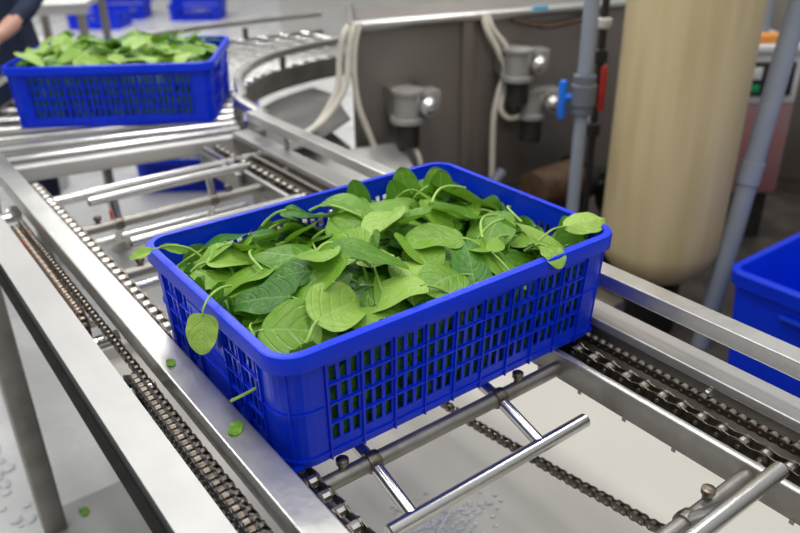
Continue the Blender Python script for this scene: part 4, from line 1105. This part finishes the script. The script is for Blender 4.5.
# grey steel housing far behind the outer rail
hb = empty('machine_housing', (4.3, 5.8, 0), 0, 'large pale grey steel housing far behind the roller bend', 'housing')
RH = Matrix.Rotation(-.6, 3, 'Z'); ho = V((3.05, 5.6, 0))
MB().box(ho + V((0, 0, .12)), ho + V((2.6, .9, 1.25)), .01, rot=RH, piv=ho).build('cabinet', M['steel_pale'], hb)
for x in (.05, 2.5): MB().box(ho + V((x, .05, 0)), ho + V((x + .05, .1, .12)), rot=RH, piv=ho).build('leg', M['steel_dull'], hb)

# ------------------------------------------------------------------ worker at the left edge
def skin_mesh(name, joints, bones, material, parent=None, levels=2, root=0):
    me = bpy.data.meshes.new(name); me.from_pydata([j[0] for j in joints], bones, []); o = bpy.data.objects.new(name, me); link(o)
    sm = o.modifiers.new('skin', 'SKIN'); sm.use_smooth_shade = True
    lay = me.skin_vertices[0] if me.skin_vertices else None
    if lay is None:
        bm = bmesh.new(); bm.from_mesh(me); bm.verts.layers.skin.verify(); bm.to_mesh(me); bm.free(); lay = me.skin_vertices[0]
    for i, j in enumerate(joints):
        r = j[1]; lay.data[i].radius = (r, r) if not isinstance(r, tuple) else r
        lay.data[i].use_root = (i == root)
    sb = o.modifiers.new('sub', 'SUBSURF'); sb.levels = levels; sb.render_levels = levels
    dg = bpy.context.evaluated_depsgraph_get(); ev = o.evaluated_get(dg); m2 = bpy.data.meshes.new_from_object(ev)
    bpy.data.objects.remove(o)
    m2.name = name; m2.materials.clear()
    for x in (material if isinstance(material, list) else [material]): m2.materials.append(x)
    for p in m2.polygons: p.use_smooth = True
    o = bpy.data.objects.new(name, m2); link(o, parent); return o
PX, PY = .185, 2.66
pr = empty('person', (PX, PY, 0), -.35, 'worker in navy clothes and apron standing left of the rear crate', 'person')
J = [((0, 0, .95), (.15, .11)), ((0, 0, 1.10), (.135, .10)), ((0, -.01, 1.28), (.155, .11)), ((0, 0, 1.42), (.12, .08)), ((0, 0, 1.50), .052), ((0, -.015, 1.56), .062), ((0, -.02, 1.64), (.078, .092)), ((0, -.01, 1.71), (.06, .07)),
     ((.17, 0, 1.40), .062), ((.24, -.02, 1.24), .048), ((.27, -.06, 1.10), .043), ((.22, -.20, 1.02), .036), ((.15, -.31, .965), .027),
     ((-.17, 0, 1.40), .062), ((-.24, -.02, 1.24), .048), ((-.27, -.06, 1.10), .043), ((-.20, -.20, 1.02), .036), ((-.11, -.31, .975), .027),
     ((.10, 0, .88), .098), ((.12, -.01, .50), .062), ((.12, .02, .28), .055), ((.12, .03, .09), .040), ((.13, -.13, .035), .034),
     ((-.10, 0, .88), .098), ((-.12, -.01, .50), .062), ((-.12, .02, .28), .055), ((-.12, .03, .09), .040), ((-.13, -.13, .035), .034)]
Bn = [(0, 1), (1, 2), (2, 3), (3, 4), (4, 5), (5, 6), (6, 7), (3, 8), (8, 9), (9, 10), (10, 11), (11, 12), (3, 13), (13, 14), (14, 15), (15, 16), (16, 17), (0, 18), (18, 19), (19, 20), (20, 21), (21, 22), (0, 23), (23, 24), (24, 25), (25, 26), (26, 27)]
# fingers: each its own chain rooted in the palm
for sx_, base in ((1, 12), (-1, 17)):
    bx, by, bz = J[base][0]; palm = len(J); J.append(((bx - sx_ * .03, by - .045, bz - .012), .024)); Bn.append((base, palm))
    for f, (lx, fl) in enumerate(((-.030, .058), (-.011, .068), (.009, .064), (.028, .05))):
        k0 = len(J); ox, oy, oz = bx - sx_ * .04 + lx, by - .078, bz - .016
        J.append(((ox, oy, oz), .0092)); J.append(((ox, oy - fl * .5, oz - .010), .0085)); J.append(((ox, oy - fl * .85, oz - .034), .0075))
        Bn += [(palm, k0), (k0, k0 + 1), (k0 + 1, k0 + 2)]
    k0 = len(J); J.append(((bx - sx_ * .066, by - .045, bz - .02), .0105)); J.append(((bx - sx_ * .086, by - .075, bz - .034), .0085)); Bn += [(palm, k0), (k0, k0 + 1)]
body = skin_mesh('body', J, Bn, [M['skin'], M['navy'], M['lblue'], M['hair'], M['white']], pr, 2)
for p in body.data.polygons:
    c = p.center
    if c.z < .16: p.material_index = 4
    elif c.z < .93: p.material_index = 1
    elif c.z < 1.34 and not (c.y < -.27): p.material_index = 1
    elif c.z < 1.46 and not (c.y < -.27): p.material_index = 2
    else: p.material_index = 0
mb = MB(); mb.lathe([(.088, 1.60), (.100, 1.64), (.098, 1.70), (.075, 1.755), (.02, 1.775)], (0, .002, 0), 'z', 24); mb.build('hair_cap', M['lblue'], pr, world=False)
mb = MB()
for s_ in (-1, 1): mb.sphere((s_ * .03, -.098, 1.655), .010, 10)
mb.build('eye', M['hair'], pr, world=False)
MB().sphere((0, -.108, 1.628), .014, 10, (.8, 1.1, 1.3)).build('nose', M['skin'], pr, world=False)
mb = MB(); mb.sphere((0, -.075, 1.588), .05, 16, (1.05, .75, .8)); mb.build('face_mask', M['lblue'], pr, world=False)
mb = MB(); n_ = 20; rings = []
for (z, rx, ry) in ((.42, .26, .20), (.70, .235, .18), (.95, .20, .155), (1.10, .175, .135), (1.30, .185, .14), (1.36, .13, .135)):
    rings.append([mb.bm.verts.new((rx * math.sin(a) * (1 + .03 * math.sin(9 * a)), -ry * math.cos(a) * (1 + .04 * math.sin(7 * a)), z)) for a in [(-1.75 + 3.5 * k / n_) for k in range(n_ + 1)]])
for A, B in zip(rings[:-1], rings[1:]):
    for j in range(n_): mb.bm.faces.new((A[j], A[j + 1], B[j + 1], B[j]))
ap = mb.build('apron', M['navy'], pr, world=False); so = ap.modifiers.new('thick', 'SOLIDIFY'); so.thickness = .006
mb = MB(); mb.tube(smooth_path([(.11, -.13, 1.35), (.10, -.10, 1.44), (.05, .02, 1.48), (-.05, .02, 1.48), (-.10, -.10, 1.44), (-.11, -.13, 1.35)], 5), .010, 8, flat=.5); mb.build('neck_strap', M['black'], pr, world=False)

for child, par in (('grip', 'side_wall'), ('button', 'display'), ('valve_handle', 'valve_body'), ('knob', 'shaft'), ('weld_collar', 'shaft'), ('terminal_box', 'gear_housing'), ('end_cap', 'gear_housing'), ('red_tie', 'bag'), ('lever', 'union'), ('threaded_stud', 'square_tube')):
    for o in [x for x in COL.objects if x.name.split('.')[0] == child and x.parent is not None]:
        sib = [x for x in COL.objects if x.parent == o.parent and x.name.split('.')[0] == par]
        if sib:
            l = V(o.location) - V(sib[0].location); o.parent = sib[0]; o.location = l
# ------------------------------------------------------------------ render look
scene.view_settings.view_transform = 'Standard'
scene.view_settings.look = 'None'
scene.view_settings.exposure = 0.0
scene.view_settings.gamma = 1.0
